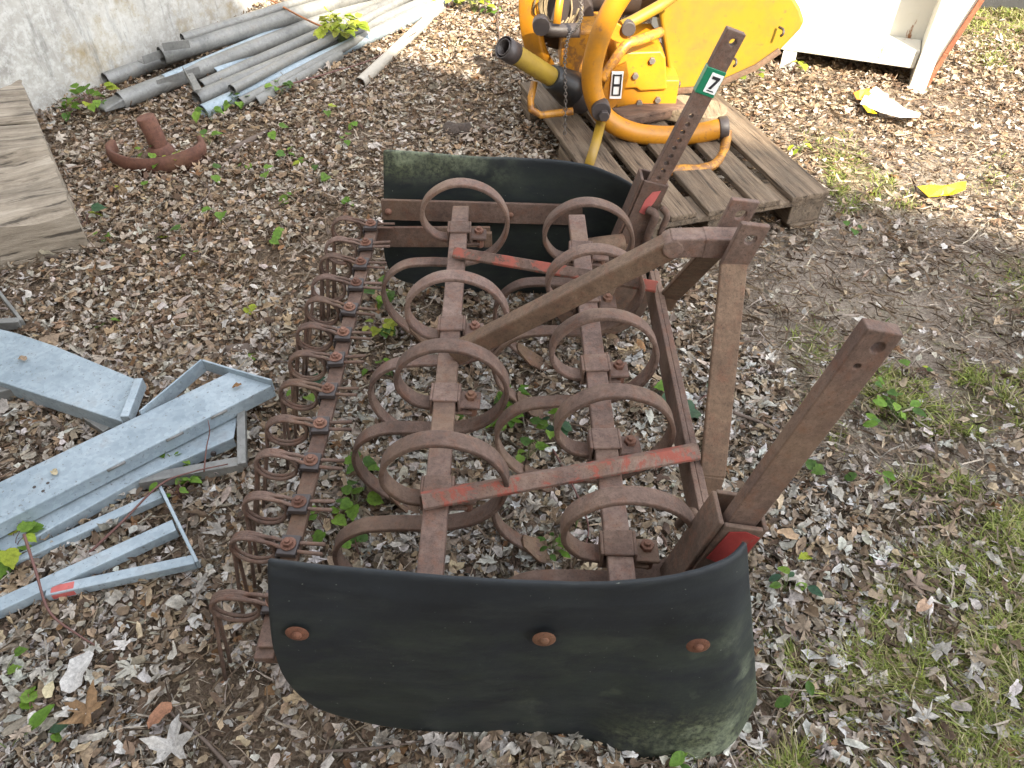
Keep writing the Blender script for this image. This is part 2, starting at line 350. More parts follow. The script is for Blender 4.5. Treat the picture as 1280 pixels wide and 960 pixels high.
# ------------------------------------------------------------------ zones on the ground (0..1)
def vnoise(x, y, s, seed=0):
    """cheap value noise, numpy"""
    X, Yy = x * s + 31.7 * seed, y * s + 17.3 * seed; ix, iy = np.floor(X), np.floor(Yy); fx, fy = X - ix, Yy - iy
    def h(a, b): q = np.sin(a * 127.1 + b * 311.7 + seed * 74.7) * 43758.5453; return q - np.floor(q)
    fx, fy = fx * fx * (3 - 2 * fx), fy * fy * (3 - 2 * fy)
    return (h(ix, iy) * (1 - fx) + h(ix + 1, iy) * fx) * (1 - fy) + (h(ix, iy + 1) * (1 - fx) + h(ix + 1, iy + 1) * fx) * fy
def sstep(a, b, x): t = np.clip((x - a) / (b - a), 0, 1); return t * t * (3 - 2 * t)
def z_bare(x, y):
    a = sstep(.62, .95, x + .25 * (vnoise(x, y, 3, 2) - .5)) * sstep(1.05, 1.35, y + .3 * (vnoise(x, y, 2.5, 3) - .5)) * (1 - sstep(2.6, 3.3, y) * .55)
    b = .5 * sstep(1.2, 2.4, x) * sstep(2.2, 3.2, y)
    return np.clip(1.1 * np.maximum(a, b) + .25 * (vnoise(x, y, 1.3, 5) - .55), 0, 1)
def z_grass(x, y):
    a = sstep(.44, .60, x + .2 * (vnoise(x, y, 4, 7) - .5)) * (1 - sstep(.80, 1.12, y - .12 * (x - .6) + .35 * (vnoise(x, y, 3.3, 8) - .5)))
    b = .8 * sstep(.72, 1.05, x) * (1 - sstep(1.45, 2.1, y)) * sstep(.40, .62, .6 * vnoise(x, y, 4.2, 9) + .4 * vnoise(x, y, 11, 19))
    c = .55 * sstep(1.35, 2.0, x - .2 * (y - 2)) * sstep(.52, .72, vnoise(x, y, 2.7, 12))
    d_ = .8 * sstep(2.3, 2.7, x) * sstep(3.3, 3.9, y) * sstep(.35, .6, vnoise(x, y, 2.0, 14))
    e = .6 * sstep(.95, 1.1, x) * (1 - sstep(1.5, 1.8, x)) * sstep(2.4, 2.55, y) * (1 - sstep(3.0, 3.3, y)) * sstep(.5, .7, vnoise(x, y, 3.5, 16))
    return np.clip(np.maximum.reduce([a * (.10 + .95 * sstep(.36, .60, .55 * vnoise(x, y, 6, 10) + .45 * vnoise(x, y, 15, 18))), b, c, d_, e]), 0, 1)

def build_ground():
    def axis(lo, hi, step, far):
        a = list(np.arange(lo, hi + 1e-6, step)); o1 = [lo - q for q in (.3, .8, 2, 5, 12, 30, far)][::-1]; o2 = [hi + q for q in (.3, .8, 2, 5, 12, 30, far)]
        return np.array(o1 + a + o2)
    xs, ys = axis(-3.4, 3.6, .03, 70), axis(-.6, 5.6, .03, 70)
    Xg, Yg = np.meshgrid(xs, ys); x, y = Xg.ravel(), Yg.ravel()
    inside = (np.abs(x) < 3.5) & (y > -.7) & (y < 5.7)
    z = np.where(inside, hgt(x, y) + .010 * (vnoise(x, y, 9, 1) - .5) + .006 * (vnoise(x, y, 22, 4) - .5), 0)
    nx, ny = len(xs), len(ys); i = np.arange(nx * ny).reshape(ny, nx)
    q = np.stack([i[:-1, :-1], i[:-1, 1:], i[1:, 1:], i[1:, :-1]], -1).reshape(-1, 4)
    zc = np.stack([z_bare(x, y), z_grass(x, y), np.zeros_like(x)], -1)
    o = raw_mesh('ground', np.stack([x, y, z], -1), q.ravel(), np.full(len(q), 4), zc, GROUND, True)
    o.data.color_attributes['Col'].name = 'zone'
    tag(o, kind='structure')
build_ground()

# ------------------------------------------------------------------ leaf litter: one carpet nobody could count
def scatter(n, dens):
    """random points in the part of the yard the view takes in, thinned by dens(x, y)"""
    out = []; m = 0
    while m < n:
        y = rng.uniform(.30, 5.5, n * 2); x = rng.uniform(-1, 1, n * 2) * (.95 + .62 * y)
        k = rng.random(n * 2) * 1.0 < dens(x, y); p = np.stack([x[k], y[k]], -1); out.append(p); m += len(p)
    return np.concatenate(out)[:n]
def tmpl_maple():
    a = []; lobes = [(-128, .62), (-68, .88), (0, 1.05), (68, .88), (128, .62)]
    for i, (ang, r) in enumerate(lobes):
        for da, rr in ((-17, .66), (-9, .72), (0, 1.0), (9, .72), (17, .66)): a.append((ang + da, r * rr))
        if i < 4: a.append(((ang + lobes[i + 1][0]) / 2, .36))
    a.append((180, .12))
    return np.array([(0, 0)] + [(r * math.sin(R(t)) * .5, r * math.cos(R(t)) * .5) for t, r in a]), 'fan'
def tmpl_oval(wd=.45, jag=0.0):
    pts = [(0, 0)]
    for t in np.linspace(0, 2 * math.pi, 13)[:-1]:
        r = 1 + jag * random.uniform(-1, 1); pts.append((wd / 2 * math.sin(t) * r * 1.0, .5 * math.cos(t) * r))
    return np.array(pts), 'fan'
def tmpl_frag():
    pts = [(random.uniform(-.1, .1), random.uniform(-.1, .1))]
    for t in np.linspace(0, 2 * math.pi, 8)[:-1]: r = random.uniform(.25, .55); pts.append((r * math.sin(t) * .8, r * math.cos(t)))
    return np.array(pts), 'fan'
PAL = np.array([(.56, .51, .445), (.47, .41, .34), (.66, .625, .57), (.37, .285, .20), (.25, .175, .115), (.145, .098, .066), (.45, .335, .22), (.33, .265, .20), (.74, .72, .68), (.30, .17, .085), (.23, .185, .145), (.54, .42, .28)])
PW = np.array([.16, .14, .10, .13, .12, .09, .09, .07, .03, .02, .03, .05]); PW = PW / PW.sum()
def leaves(pos, size, tm, rollmin, rollmax, tilt, zmax, pal=PAL, pw=PW, zoff=.004):
    T, kind = tm; n = len(pos); k = len(T)
    s = size[:, None]; lx = T[None, :, 0] * s * rng.uniform(.75, 1.2, (n, 1)); ly = T[None, :, 1] * s
    lx = lx + s * (.05 if k > 7 or abs(T[:, 0]).max() > .1 else .008) * rng.standard_normal((n, k)); ly = ly + s * .05 * rng.standard_normal((n, k))
    ca = rng.uniform(0, math.pi, (n, 1)); u = lx * np.cos(ca) + ly * np.sin(ca); v = -lx * np.sin(ca) + ly * np.cos(ca)
    Rr = s * rng.uniform(rollmin, rollmax, (n, 1)); sg = rng.choice([-1, 1], (n, 1), p=[.35, .65])
    th = u / Rr; u2 = Rr * np.sin(th); z = sg * Rr * (1 - np.cos(th)); z = z + s * rng.uniform(-.5, .5, (n, 1)) * (v / s) ** 2 + s * .035 * rng.standard_normal((n, k))
    P = np.stack([u2, v, z], -1)
    yaw = rng.uniform(0, 2 * math.pi, n); tl = np.abs(rng.normal(0, tilt, n)); ta = rng.uniform(0, 2 * math.pi, n)
    ax = np.stack([np.cos(ta), np.sin(ta), np.zeros(n)], -1)
    cy, sy = np.cos(yaw)[:, None], np.sin(yaw)[:, None]
    P = np.stack([P[..., 0] * cy - P[..., 1] * sy, P[..., 0] * sy + P[..., 1] * cy, P[..., 2]], -1)
    c, s_ = np.cos(tl)[:, None, None], np.sin(tl)[:, None, None]; A = np.broadcast_to(ax[:, None, :], P.shape)
    P = P * c + np.cross(A, P) * s_ + A * (np.sum(A * P, -1, keepdims=True)) * (1 - c)
    base = hgt(pos[:, 0], pos[:, 1]) + zoff + rng.random(n) ** 1.6 * zmax
    low = P[..., 2].min(1); P[..., 2] += (base - low * .65)[:, None]
    P[..., 0] += pos[:, 0][:, None]; P[..., 1] += pos[:, 1][:, None]
    cidx = rng.choice(len(pal), n, p=pw); far = np.clip(sstep(1.0, 2.6, pos[:, 1] - .25 * pos[:, 0]) * .8 + .5 * (vnoise(pos[:, 0], pos[:, 1], 1.7, 41) - .5), 0, 1)[:, None]
    cc = pal[cidx] * rng.uniform(.68, 1.06, (n, 1)) * (1 + far * np.array([[.03, -.055, -.135]])) * (1 + (1 - far) * np.array([[.10, .11, .11]]) * (rng.random((n, 1)) < .6)) * (1 + .022 * rng.standard_normal((n, 3)))
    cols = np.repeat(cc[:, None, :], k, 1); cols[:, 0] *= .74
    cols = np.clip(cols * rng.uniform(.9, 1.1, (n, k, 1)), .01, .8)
    m = k - 1; tri = np.stack([np.zeros(m, int), np.arange(1, k), np.roll(np.arange(1, k), -1)], -1)
    F = (tri[None] + (np.arange(n) * k)[:, None, None]).reshape(-1)
    return P.reshape(-1, 3), F, cols.reshape(-1, 3)
def join_meshes(name, chunks, mat):
    vs, fs, cs, off = [], [], [], 0
    for P, F, C in chunks: vs.append(P); fs.append(F + off); cs.append(C); off += len(P)
    F = np.concatenate(fs); return raw_mesh(name, np.concatenate(vs), F, np.full(len(F) // 3, 3), np.concatenate(cs), mat)
def d_leaf(x, y): return np.clip(1.0 - .84 * z_bare(x, y) - .60 * z_grass(x, y), .09, 1) * (.16 + .95 * sstep(.22, .62, .6 * vnoise(x, y, 3.1, 21) + .4 * vnoise(x, y, 8.0, 22))) * np.where(y < 1.5, 1.0, np.where(y < 3, .8, .62))
def d_any(x, y): return .5 + .5 * vnoise(x, y, 4, 23)
ch = []
for q in range(6):      # torn fragments
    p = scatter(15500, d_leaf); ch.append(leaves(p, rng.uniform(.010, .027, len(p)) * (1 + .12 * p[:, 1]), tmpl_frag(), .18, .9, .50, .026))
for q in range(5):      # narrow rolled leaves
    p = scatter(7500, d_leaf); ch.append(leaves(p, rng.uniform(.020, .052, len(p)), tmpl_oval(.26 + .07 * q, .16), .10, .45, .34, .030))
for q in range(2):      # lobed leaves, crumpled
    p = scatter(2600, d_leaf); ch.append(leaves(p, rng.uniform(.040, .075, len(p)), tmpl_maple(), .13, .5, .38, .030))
p = scatter(200, d_leaf); ch.append(leaves(p, rng.uniform(.07, .11, len(p)), tmpl_maple(), .3, .9, .22, .04))
PALE = np.array([(.58, .54, .485), (.48, .44, .385), (.66, .63, .585), (.42, .35, .27)])
p = scatter(330, lambda x, y: d_leaf(x, y) * (1 - sstep(1.1, 1.9, y - .2 * np.abs(x))) * (1 - .75 * sstep(-.1, .5, x)))      # bleached lobed leaves near the harrow
ch.append(leaves(p, rng.uniform(.045, .085, len(p)), tmpl_maple(), .16, .55, .30, .034, PALE, np.array([.3, .3, .15, .25]), .010))
p = scatter(800, lambda x, y: d_leaf(x, y) * (1 - sstep(1.2, 2.2, y - .2 * np.abs(x))))
ch.append(leaves(p, rng.uniform(.03, .06, len(p)), tmpl_oval(.4, .2), .12, .4, .35, .034, PALE, np.array([.3, .3, .15, .25]), .008))
bp = np.array([(.56, .49, .40), (.38, .30, .215), (.20, .145, .10), (.12, .086, .06), (.28, .205, .14)]); bw = np.array([.2, .25, .25, .15, .15])
for q in range(3):      # crumbs and stalks
    p = scatter(19000, d_any); ch.append(leaves(p, rng.uniform(.008, .018, len(p)), tmpl_frag(), .3, 1.5, .4, .014, bp, bw, .001))
T = np.array([(0, 0), (-.013, -.5), (.013, -.5), (.018, 0), (.012, .5), (-.012, .5), (-.018, 0)])
for q in range(2):
    p = scatter(26000, d_any); ch.append(leaves(p, rng.uniform(.025, .09, len(p)), (T, 'fan'), .25, 1.5, .22, .028, bp, bw, .003))
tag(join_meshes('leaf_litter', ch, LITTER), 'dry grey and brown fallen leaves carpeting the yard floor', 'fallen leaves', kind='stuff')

def build_grass(n=30000):
    p = scatter(n, lambda x, y: z_grass(x, y) ** 1.6 * (.10 + .90 * sstep(.42, .70, vnoise(x, y, 11, 31))) * sstep(.25, .6, vnoise(x, y, 30, 37)))
    x, y = p[:, 0], p[:, 1]; h = rng.uniform(.008, .038, n) * (.5 + z_grass(x, y)) ; wd = rng.uniform(.0010, .0023, n) * (1 + .18 * y); a = rng.uniform(0, 2 * math.pi, n); lean = rng.uniform(.3, 1.9, n)
    dx, dy = np.cos(a), np.sin(a); z0 = hgt(x, y) - .004 + .008 * rng.random(n)
    P = np.zeros((n, 5, 3))
    for k, (t, wf) in enumerate(((0, 1), (0, -1), (.55, .75), (.55, -.75), (1, 0))):
        off = lean * h * t ** 1.8; P[:, k, 0] = x + dx * off - dy * wd * wf; P[:, k, 1] = y + dy * off + dx * wd * wf; P[:, k, 2] = z0 + h * t * (1 - .25 * t * lean * .6)
    pal = np.array([(.20, .26, .05), (.28, .31, .085), (.155, .22, .045), (.38, .34, .15), (.50, .44, .27), (.31, .36, .08)]); cc = pal[rng.choice(6, n, p=[.15, .27, .06, .18, .15, .19])] * rng.uniform(.75, 1.25, (n, 1))
    cols = np.repeat(cc[:, None], 5, 1); tri = np.array([(0, 1, 2), (1, 3, 2), (2, 3, 4)]); F = (tri[None] + (np.arange(n) * 5)[:, None, None]).reshape(-1)
    tag(join_meshes('grass', [(P.reshape(-1, 3), F, cols.reshape(-1, 3))], GRASS), 'thin yellowish green grass growing in patches among leaves', 'grass', kind='stuff')
build_grass(48000)

# ------------------------------------------------------------------ large structure
def obox(mb, o, ex, ey, sx, sy, z0, z1):
    """upright box on base corner o, sides sx along ex and sy along ey"""
    o, ex, ey = V(o), V(ex), V(ey); b = [o, o + ex * sx, o + ex * sx + ey * sy, o + ey * sy]
    return mb.add([V((p.x, p.y, z)) for z in (z0, z1) for p in b], [(3, 2, 1, 0), (4, 5, 6, 7), (0, 1, 5, 4), (1, 2, 6, 5), (2, 3, 7, 6), (3, 0, 4, 7)])
wd = V((.4205, .9073, 0)); wn = V((-wd.y, wd.x, 0))
b = MB(); obox(b, V((-2.128, 3.275, 0)) - wd * 3.2, wd, wn, 8.5, .25, -.1, 2.3)
tag(b.build('concrete_wall', WALL, origin=(-2.1, 3.3, 0), bevel=.012), 'rough pale concrete wall stained with lichen behind the pipes', 'wall')
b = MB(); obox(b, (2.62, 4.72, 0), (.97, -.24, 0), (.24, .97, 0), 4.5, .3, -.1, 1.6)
tag(b.build('plinth_wall', SHADE_WALL, origin=(2.6, 4.7, 0), bevel=.01), 'wall with shade put into its dark colour at the far right corner beyond the white container', 'wall')
# unseen building added so that its eave casts the shade on the yard
ed = V((1, -.706, 0)).normalized(); en = V((.706, 1, 0)).normalized()
EH = 6.0; eave = V((1.0, 2.80, 0)) - SUN_TRAVEL * (EH / math.tan(SUN_EL))
shade_barn = empty('shade_barn', eave - en * 3.2, 'tall rendered building added out of view to shade the yard', 'shade_barn')
b = MB(); obox(b, eave - ed * 9 - en * 6.4, ed, en, 18, 6.0, 0, EH - .12); b.build('wall', RENDER, shade_barn)
b = MB(); e0, e1 = eave - ed * 9.3, eave + ed * 9.3
b.add([V((p.x, p.y, z)) for p, z in ((e0, EH), (e1, EH), (e1 - en * 3.4, EH + 1.6), (e0 - en * 3.4, EH + 1.6), (e1 - en * 6.8, EH), (e0 - en * 6.8, EH))], [(0, 1, 2, 3), (3, 2, 4, 5)]); b.build('roof', ROOF, shade_barn, solid=.1)

# weathered timbers on the left, lying side by side
def timbers():
    c0 = G(88, 256, .20); c1 = G(20, 88, .20); e = (c1 - c0).normalized(); ax0 = V((-.98, -.19, 0)).normalized(); L = (c1 - c0).length
    cuts = [(0, .385, 'massive cracked grey timber lying nearest the camera at the left edge', .0), (.405, .575, 'grey squared timber lying next behind the massive cracked one', -.012),
            (.595, .755, 'third grey timber, lying between two like it beside the wall', -.006), (.775, .97, 'farthest grey timber, its end against the concrete wall', -.015)]
    for s0, s1, lab, dz in cuts:
        ax = V((-.90, -.43, 0)).normalized() if s0 == 0 else ax0
        b = MB(); n = 60 if s0 == 0 else 30; wdt = (s1 - s0) * L; m = 22 if s0 == 0 else 10
        oo = c0 + e * (s0 * L); vs = []; fs = []
        prof = [(0, -.20)] + [(0, -.10)] + [(i / m, 0) for i in range(m + 1)] + [(1, -.2)]
        k = len(prof)
        for i in range(n + 1):
            t = i / n * 1.1
            for j, (a, zz) in enumerate(prof):
                wob = (.030 if s0 == 0 else .008) * (noise.noise(V((t * 3, a * 7 + s0 * 20, 1))) + .5 * noise.noise(V((t * 6, a * 19 + s0 * 9, 4))))
                rnd = -.030 * max(0, 1 - a * 8) ** 2 if s0 == 0 and zz == 0 else (-.010 if (a in (0, 1) and zz == 0) else 0)
                endj = (.012 * noise.noise(V((a * 7, zz * 9, s0 * 7))) if i == 0 else 0)
                p = oo + e * (a * wdt) + ax * (t + endj); vs.append(V((p.x, p.y, .20 + zz + dz + rnd + (wob if zz == 0 else 0))))
        for i in range(n):
            for j in range(k - 1): fs.append((i * k + j, i * k + j + 1, (i + 1) * k + j + 1, (i + 1) * k + j))
        fs.append(tuple(range(k))); fs.append(tuple(n * k + j for j in range(k))[::-1])
        b.add(vs, fs); o = b.build('timber', WOOD_GREY, origin=oo + ax * .3, bevel=0)
        ang = math.atan2(ax.y, ax.x)      # lay the grain along the timber
        for vv in o.data.vertices: vv.co = Matrix.Rotation(-ang, 3, 'Z') @ vv.co
        o.rotation_euler.z = ang
        tag(o, lab, 'timber', 'timbers at the left edge')
timbers()

# white container at the back
def container():
    C = V((1.985, 3.60, 0)); ex = V((-.922, .387, 0)); ey = V((.387, .922, 0))
    t = empty('container', C, 'white painted steel container with rusty red right edge', 'container')
    L = 1.35; H0 = .085
    b = MB(); obox(b, C + ex * .06 + ey * .155, ex, ey, L - .06, 1.3, H0 + .02, 1.3); b.build('body', SKIP, t)
    b = MB(); obox(b, C + ex * .077, ex, ey, L - .06, .153, H0, H0 + .085); b.build('bottom_rail', SKIP, t, bevel=.006)
    for s_ in (.62, 1.28):
        b = MB(); obox(b, C + ex * s_ + ey * -.01, ex, ey, .065, .07, -.02, H0 - .003); b.build('foot', SKIP, t, bevel=.004)
    b = MB(); obox(b, C + ex * -.002 + ey * -.03, ex, ey, .075, .25, -.02, 1.3); b.build('corner_post', SKIP, t, bevel=.005)
    b = MB(); q = [(.004, -.02), (.012, .02), (-.018, .18), (-.075, .42), (-.30, 1.3), (.004, 1.3)]
    b.add([C + ex * (a - .008) + ey * yy + V((0, 0, z)) for yy in (0, .012) for a, z in q], [tuple(range(6)), tuple(range(6, 12))[::-1]] + [(i, (i + 1) % 6, 6 + (i + 1) % 6, 6 + i) for i in range(6)]); b.build('end_flange', SKIP, t)
    b = MB(); pts = [C + ex * (a - .012) + ey * .006 + V((0, 0, z)) for a, z in q[1:5]]
    for i in range(3): b.beam(pts[i], pts[i + 1], .05, .022, up=-ex)
    b.build('edge_trim', SKIPRED, t, bevel=.003); tag(t.children[-1], 'rusty red edge strip')
container()

# ------------------------------------------------------------------ the spring tine cultivator
ZB = .43
cult = empty('cultivator', (0, 1.25, 0), 'rusty spring tine cultivator with black rubber side shields and looped tines', 'cultivator')
XL, XR = -.138, .182
b = MB(); b.beam((XL, .64, ZB - .012), (XL - .004, 1.845, ZB - .012), .045, .024); b.build('tine_bar', RUST, cult, bevel=.003)
b = MB(); b.beam((XR + .004, .62, ZB - .012), (XR - .006, 1.80, ZB - .012), .045, .024); b.build('tine_bar', RUST, cult, bevel=.003)
# spring tine, drawn once round its bar
def make_tine(x, y):
    o = V((x, y, ZB))
    path = [(.035, -.030), (-.03, -.031), (-.070, -.016), (-.096, .030), (-.082, .088), (-.028, .130), (.035, .133), (.095, .100), (.127, .035), (.115, -.035), (.070, -.088), (.0, -.112), (-.085, -.112), (-.155, -.122), (-.205, -.165), (-.222, -.225), (-.205, -.295), (-.165, -.350), (-.115, -.395)]
    pts = catmull([o + V((a, 0, z)) for a, z in path], 7)
    w2, t2 = .0172, .0050
    b = MB(); b.sweep(pts, [(-w2, -t2), (w2, -t2), (w2 * 1.0, t2), (-w2 * 1.0, t2)], ref=(0, 1, 0)); ob = b.build('spring_tine', RUST, cult, origin=o, bevel=.0022)
    for f in ob.data.polygons: f.use_smooth = True
    b = MB(); b.add([], []); pl = [(-.16, -.355), (-.125, -.395), (-.085, -.425), (-.045, -.445)]; ws = [.016, .030, .028, .003]
    vs = []
    for (a, z), ww in zip(pl, ws): vs += [o + V((a + .004, -ww, z + .004)), o + V((a + .002, 0, z + .010)), o + V((a + .004, ww, z + .004))]
    fs = []
    for i in range(3): fs += [(3 * i, 3 * i + 1, 3 * i + 4, 3 * i + 3), (3 * i + 1, 3 * i + 2, 3 * i + 5, 3 * i + 4)]
    b.add(vs, fs); b.build('share', RUST_OLIVE, ob, solid=.006, recalc=False)
    b = MB(); z1 = .003
    b.beam(o + V((-.026, 0, z1)), o + V((.026, 0, z1)), .052, .007); b.beam(o + V((-.0285, 0, z1 + .003)), o + V((-.0285, 0, -.036)), .05, .006, up=(1, 0, 0)); b.beam(o + V((.0285, 0, z1 + .003)), o + V((.0285, 0, -.030)), .05, .006, up=(1, 0, 0))
    b.beam(o + V((.030, 0, -.019)), o + V((.072, 0, -.021)), .046, .008); b.beam(o + V((-.034, 0, -.038)), o + V((.055, 0, -.038)), .046, .006)
    b.build('clamp', RUST, ob, bevel=.0025)
    b = MB(); b.cyl(o + V((.052, .006, -.017)), (0, 0, 1), .0125, .010, 6); b.cyl(o + V((.052, .006, -.008)), (0, 0, 1), .0065, .008, 8); b.cyl(o + V((.055, -.008, -.052)), (0, 0, 1), .010, .03, 8)
    b.build('bolt', BOLT, ob, bevel=.0012)
    return ob
ty = [(XL, .866), (XL, 1.112), (XL, 1.335), (XL - .002, 1.732), (XR + .002, .744), (XR, .984), (XR - .001, 1.202), (XR - .003, 1.440), (XR - .004, 1.639)]
tine0 = None
for i, (x, y) in enumerate(ty):
    if tine0 is None: tine0 = make_tine(x, y); continue
    c = copy_tree(tine0, cult, V((x, y, ZB)) - WLOC['cultivator']); c.rotation_euler = (R(random.uniform(-1.5, 1.5)), R(random.uniform(-2, 2)), R(random.uniform(-2.5, 2.5)))
# rear harrow: flat bar with double spring prongs
HZ = .30
b = MB(); b.beam((-.428, .60, HZ - .008), (-.416, 1.975, HZ - .008), .034, .014); b.build('harrow_bar', RUST, cult, bevel=.002)
def make_prong(x, y):
    o = V((x, y, HZ)); b = MB()
    for sg in (-1, 1):
        pts = [o + V((.068, sg * .011, .010)), o + V((.03, sg * .010, .010)), o + V((0, sg * .008, .010)), o + V((-.03, sg * .0065, .026))]
        n = 30; cx, cz, rr = -.074, -.006, .043
        for k in range(n + 1):
            a = R(80) + k / n * R(360 + 95); pts.append(o + V((cx + rr * math.cos(a), sg * .0046 + .006 * k / n - .002, cz + rr * .98 * math.sin(a))))
        pts += [o + V((-.122, sg * .007 + .004, -.05)), o + V((-.138, sg * .013 + .004, -.14)), o + V((-.160, sg * .019 + .004, -.272))]
        b.tube(pts, .0040, 8)
    ob = b.build('harrow_tine', RUST_DARK if False else RUST, cult, origin=o)
    b = MB(); b.beam(o + V((-.019, 0, .012)), o + V((.019, 0, .012)), .044, .012); b.beam(o + V((-.021, 0, .008)), o + V((-.021, 0, -.02)), .044, .005, up=(1, 0, 0)); b.build('clip', DARKIRON, ob, bevel=.002)
    b = MB(); b.cyl(o + V((0, 0, .018)), (0, 0, 1), .0155, .003, 16); b.cyl(o + V((0, 0, .021)), (0, 0, 1), .0105, .008, 6); b.cyl(o + V((0, 0, .029)), (0, 0, 1), .006, .004, 8); b.build('bolt', BOLT, ob, bevel=.001)
    return ob
pr0 = None
for i, y in enumerate([.700, .818, .916, 1.025, 1.130, 1.238, 1.344, 1.438, 1.536, 1.641, 1.736, 1.829, 1.930]):
    x = -.428 + (y - .6) * .0087
    if pr0 is None: pr0 = make_prong(x, y); continue
    c = copy_tree(pr0, cult, V((x, y, HZ)) - WLOC['cultivator']); c.rotation_euler = (R(random.uniform(-2, 2)), R(random.uniform(-4, 5)), R(random.uniform(-6, 6)))
# cross ties with old red paint
def tie(a, bb):
    b = MB(); a, bb = V(a), V(bb); t = (bb - a).normalized(); sd = t.cross(V((0, 0, 1)))
    L = [(-.019, .004), (0, .019), (.019, .004), (.019, -.003), (0, .012), (-.019, -.003)]
    b.sweep([a, a.lerp(bb, .5), bb], [(x, -y) for x, y in L], ref=sd, smooth=False); b.build('tie_bar', RUST_RED, cult, bevel=.0012); tag(cult.children[-1], 'tie bar with flaking red paint')
tie((-.162, .826, .442), (.352, .940, .446)); tie((-.145, 1.600, .442), (.345, 1.452, .446))
# front bar, mast, brace
b = MB(); b.beam((.340, .79, .396), (.345, 1.535, .396), .010, .079); b.beam((.3515, .79, .4310), (.3565, 1.535, .4310), .013, .009); b.build('front_bar', RUST, cult, bevel=.002)
b = MB(); b.tube(catmull([(.36, .80, .425), (.33, .79, .44), (.325, .82, .42), (.315, .84, .35)], 6), .008, 8); b.build('hook', RUST, cult)
for yy, y2 in ((1.135, .905), (1.215, 1.455)):
    ex, ey = V((.93, 0, -.12)), V((.24, 0, .97)); off = V((.398, yy, .725)) if yy < 1.2 else V((.398, yy, .725))
    b = MB(); b.plate([(-.025, -.038), (.025, -.038), (.026, .056), (-.026, .056)], [(.003, .026, .0105)], .012, off + V((.012, 0, .045)), ex, ey); pl = b.build('mast_plate', RUST, cult, bevel=.002)
    b = MB(); b.beam(V((.402, yy, .742)), V((.380, y2, .415)), .049, .012, up=(0, -1, .6)); b.beam(V((.380, y2, .417)), V((.372, y2 - (.018 if yy < 1.2 else -.018), .365)), .047, .010, up=(0, -1, .3)); b.build('mast_leg', RUST_OLIVE, cult, bevel=.003)
b = MB(); b.beam((-.124, 1.228, .436), (.296, 1.178, .753), .040, .040); b.build('brace', RUST_OLIVE, cult, bevel=.004)
b = MB(); b.beam((.290, 1.178, .756), (.352, 1.176, .759), .041, .0405); b.beam((.348, 1.176, .759), (.420, 1.176, .757), .044, .042); b.cyl((.294, 1.156, .755), (0, 1, 0), .0198, .0435, 10); b.build('brace_head', RUST, cult, bevel=.003)
b = MB(); b.cyl((.425, 1.12, .800), (0, 1, 0), .0075, .03, 10); b.cyl((.424, 1.195, .800), (0, 1, 0), .010, .012, 10)
# sockets and depth arms
def socket(base, top, wx, wy, name='arm_socket', mat=RUST_PATCH):
    base, top = V(base), V(top); t = (top - base).normalized(); ey = V((0, 1, 0)); ex = ey.cross(t).normalized(); b = MB(); th = .008
    for off, sx, sy in ((ex * (-wx / 2), th, wy), (ex * (wx / 2), th, wy), (ey * (-wy / 2), wx - th - .001, th), (ey * (wy / 2), wx - th - .001, th)):
        b.beam(base + off, top + off, sx, sy, up=ey)
    o = b.build(name, mat, cult, bevel=.002); return o
def arm(base, tip, wd_, th_, holes, name):
    base, tip = V(base), V(tip); t = (tip - base); L = t.length; t.normalize(); ey = V((0, 1, 0)); ex = ey.cross(t).normalized()
    b = MB(); b.plate([(-wd_ / 2, 0), (wd_ / 2, 0), (wd_ / 2, L), (-wd_ / 2, L)], [(hx, L * hf, hr) for hx, hf, hr in holes], th_, base, ex, t)
    o = b.build(name, RUST, cult, bevel=.002); return o, base, t, ex, L
s1 = socket((.300, .700, .365), (.352, .700, .590), .072, .062, mat=RUST_DARK)
b = MB(); q = V((.352, .700, .590)) - V((.300, .700, .365)); tq = q.normalized(); exq = V((0, 1, 0)).cross(tq)
pc = V((.300, .700, .365)) + q * .80
b.plate([(-.026, -.040), (.010, -.052), (.031, -.022), (.032, .030), (.004, .040), (-.020, .034)], [], .0012, pc + V((0, -.0362, 0)), exq, tq); tag(b.build('paint_patch', mat_rust('bright_red_paint', paint=(.25, .026, .022), amount=.58), s1), 'patch of bright red paint')
arm((.318, .690, .430), (.440, .690, .968), .048, .022, [(.004, .955, .0085), (-.004, .895, .0045)], 'depth_arm')
s2 = socket((.322, 1.83, .315), (.378, 1.83, .525), .070, .060, mat=RUST)
b = MB(); q = V((.378, 1.83, .525)) - V((.322, 1.83, .315)); tq = q.normalized(); exq = V((0, 1, 0)).cross(tq); pc = V((.322, 1.83, .315)) + q * .72
b.plate([(-.010, -.03), (.006, -.034), (.018, .01), (.022, .045), (.002, .036), (-.008, .01)], [], .0012, pc + V((0, -.0352, 0)), exq, tq); tag(b.build('paint_patch', REDPAINT, s2), 'smear of bright red paint')
hl = [(-.004 + .002 * (i % 2), .20 + .041 * i, .0062) for i in range(11)]
fa, fb_, ft, fex, fL = arm((.340, 1.82, .385), (.517, 1.82, .905), .048, .022, hl + [(.003, .955, .0085)], 'depth_arm')
tb = fb_ + ft * (fL * .775); b = MB(); b.beam(tb - ft * .033, tb + ft * .033, .0505, .0250, up=(0, 1, 0)); tape = b.build('tape', GREENTAPE, fa, bevel=.002); tag(tape, 'band of green tape')
b = MB(); b.plate([(-.014, -.024), (.017, -.024), (.017, .024), (-.014, .024)], [], .0010, tb + fex * .006 + V((0, -.0132, 0)), fex, ft); tag(b.build('number_sticker', WHITEPL, fa), 'white sticker with a black 7')
b = MB(); o7 = tb + fex * .006 + V((0, -.0142, 0))
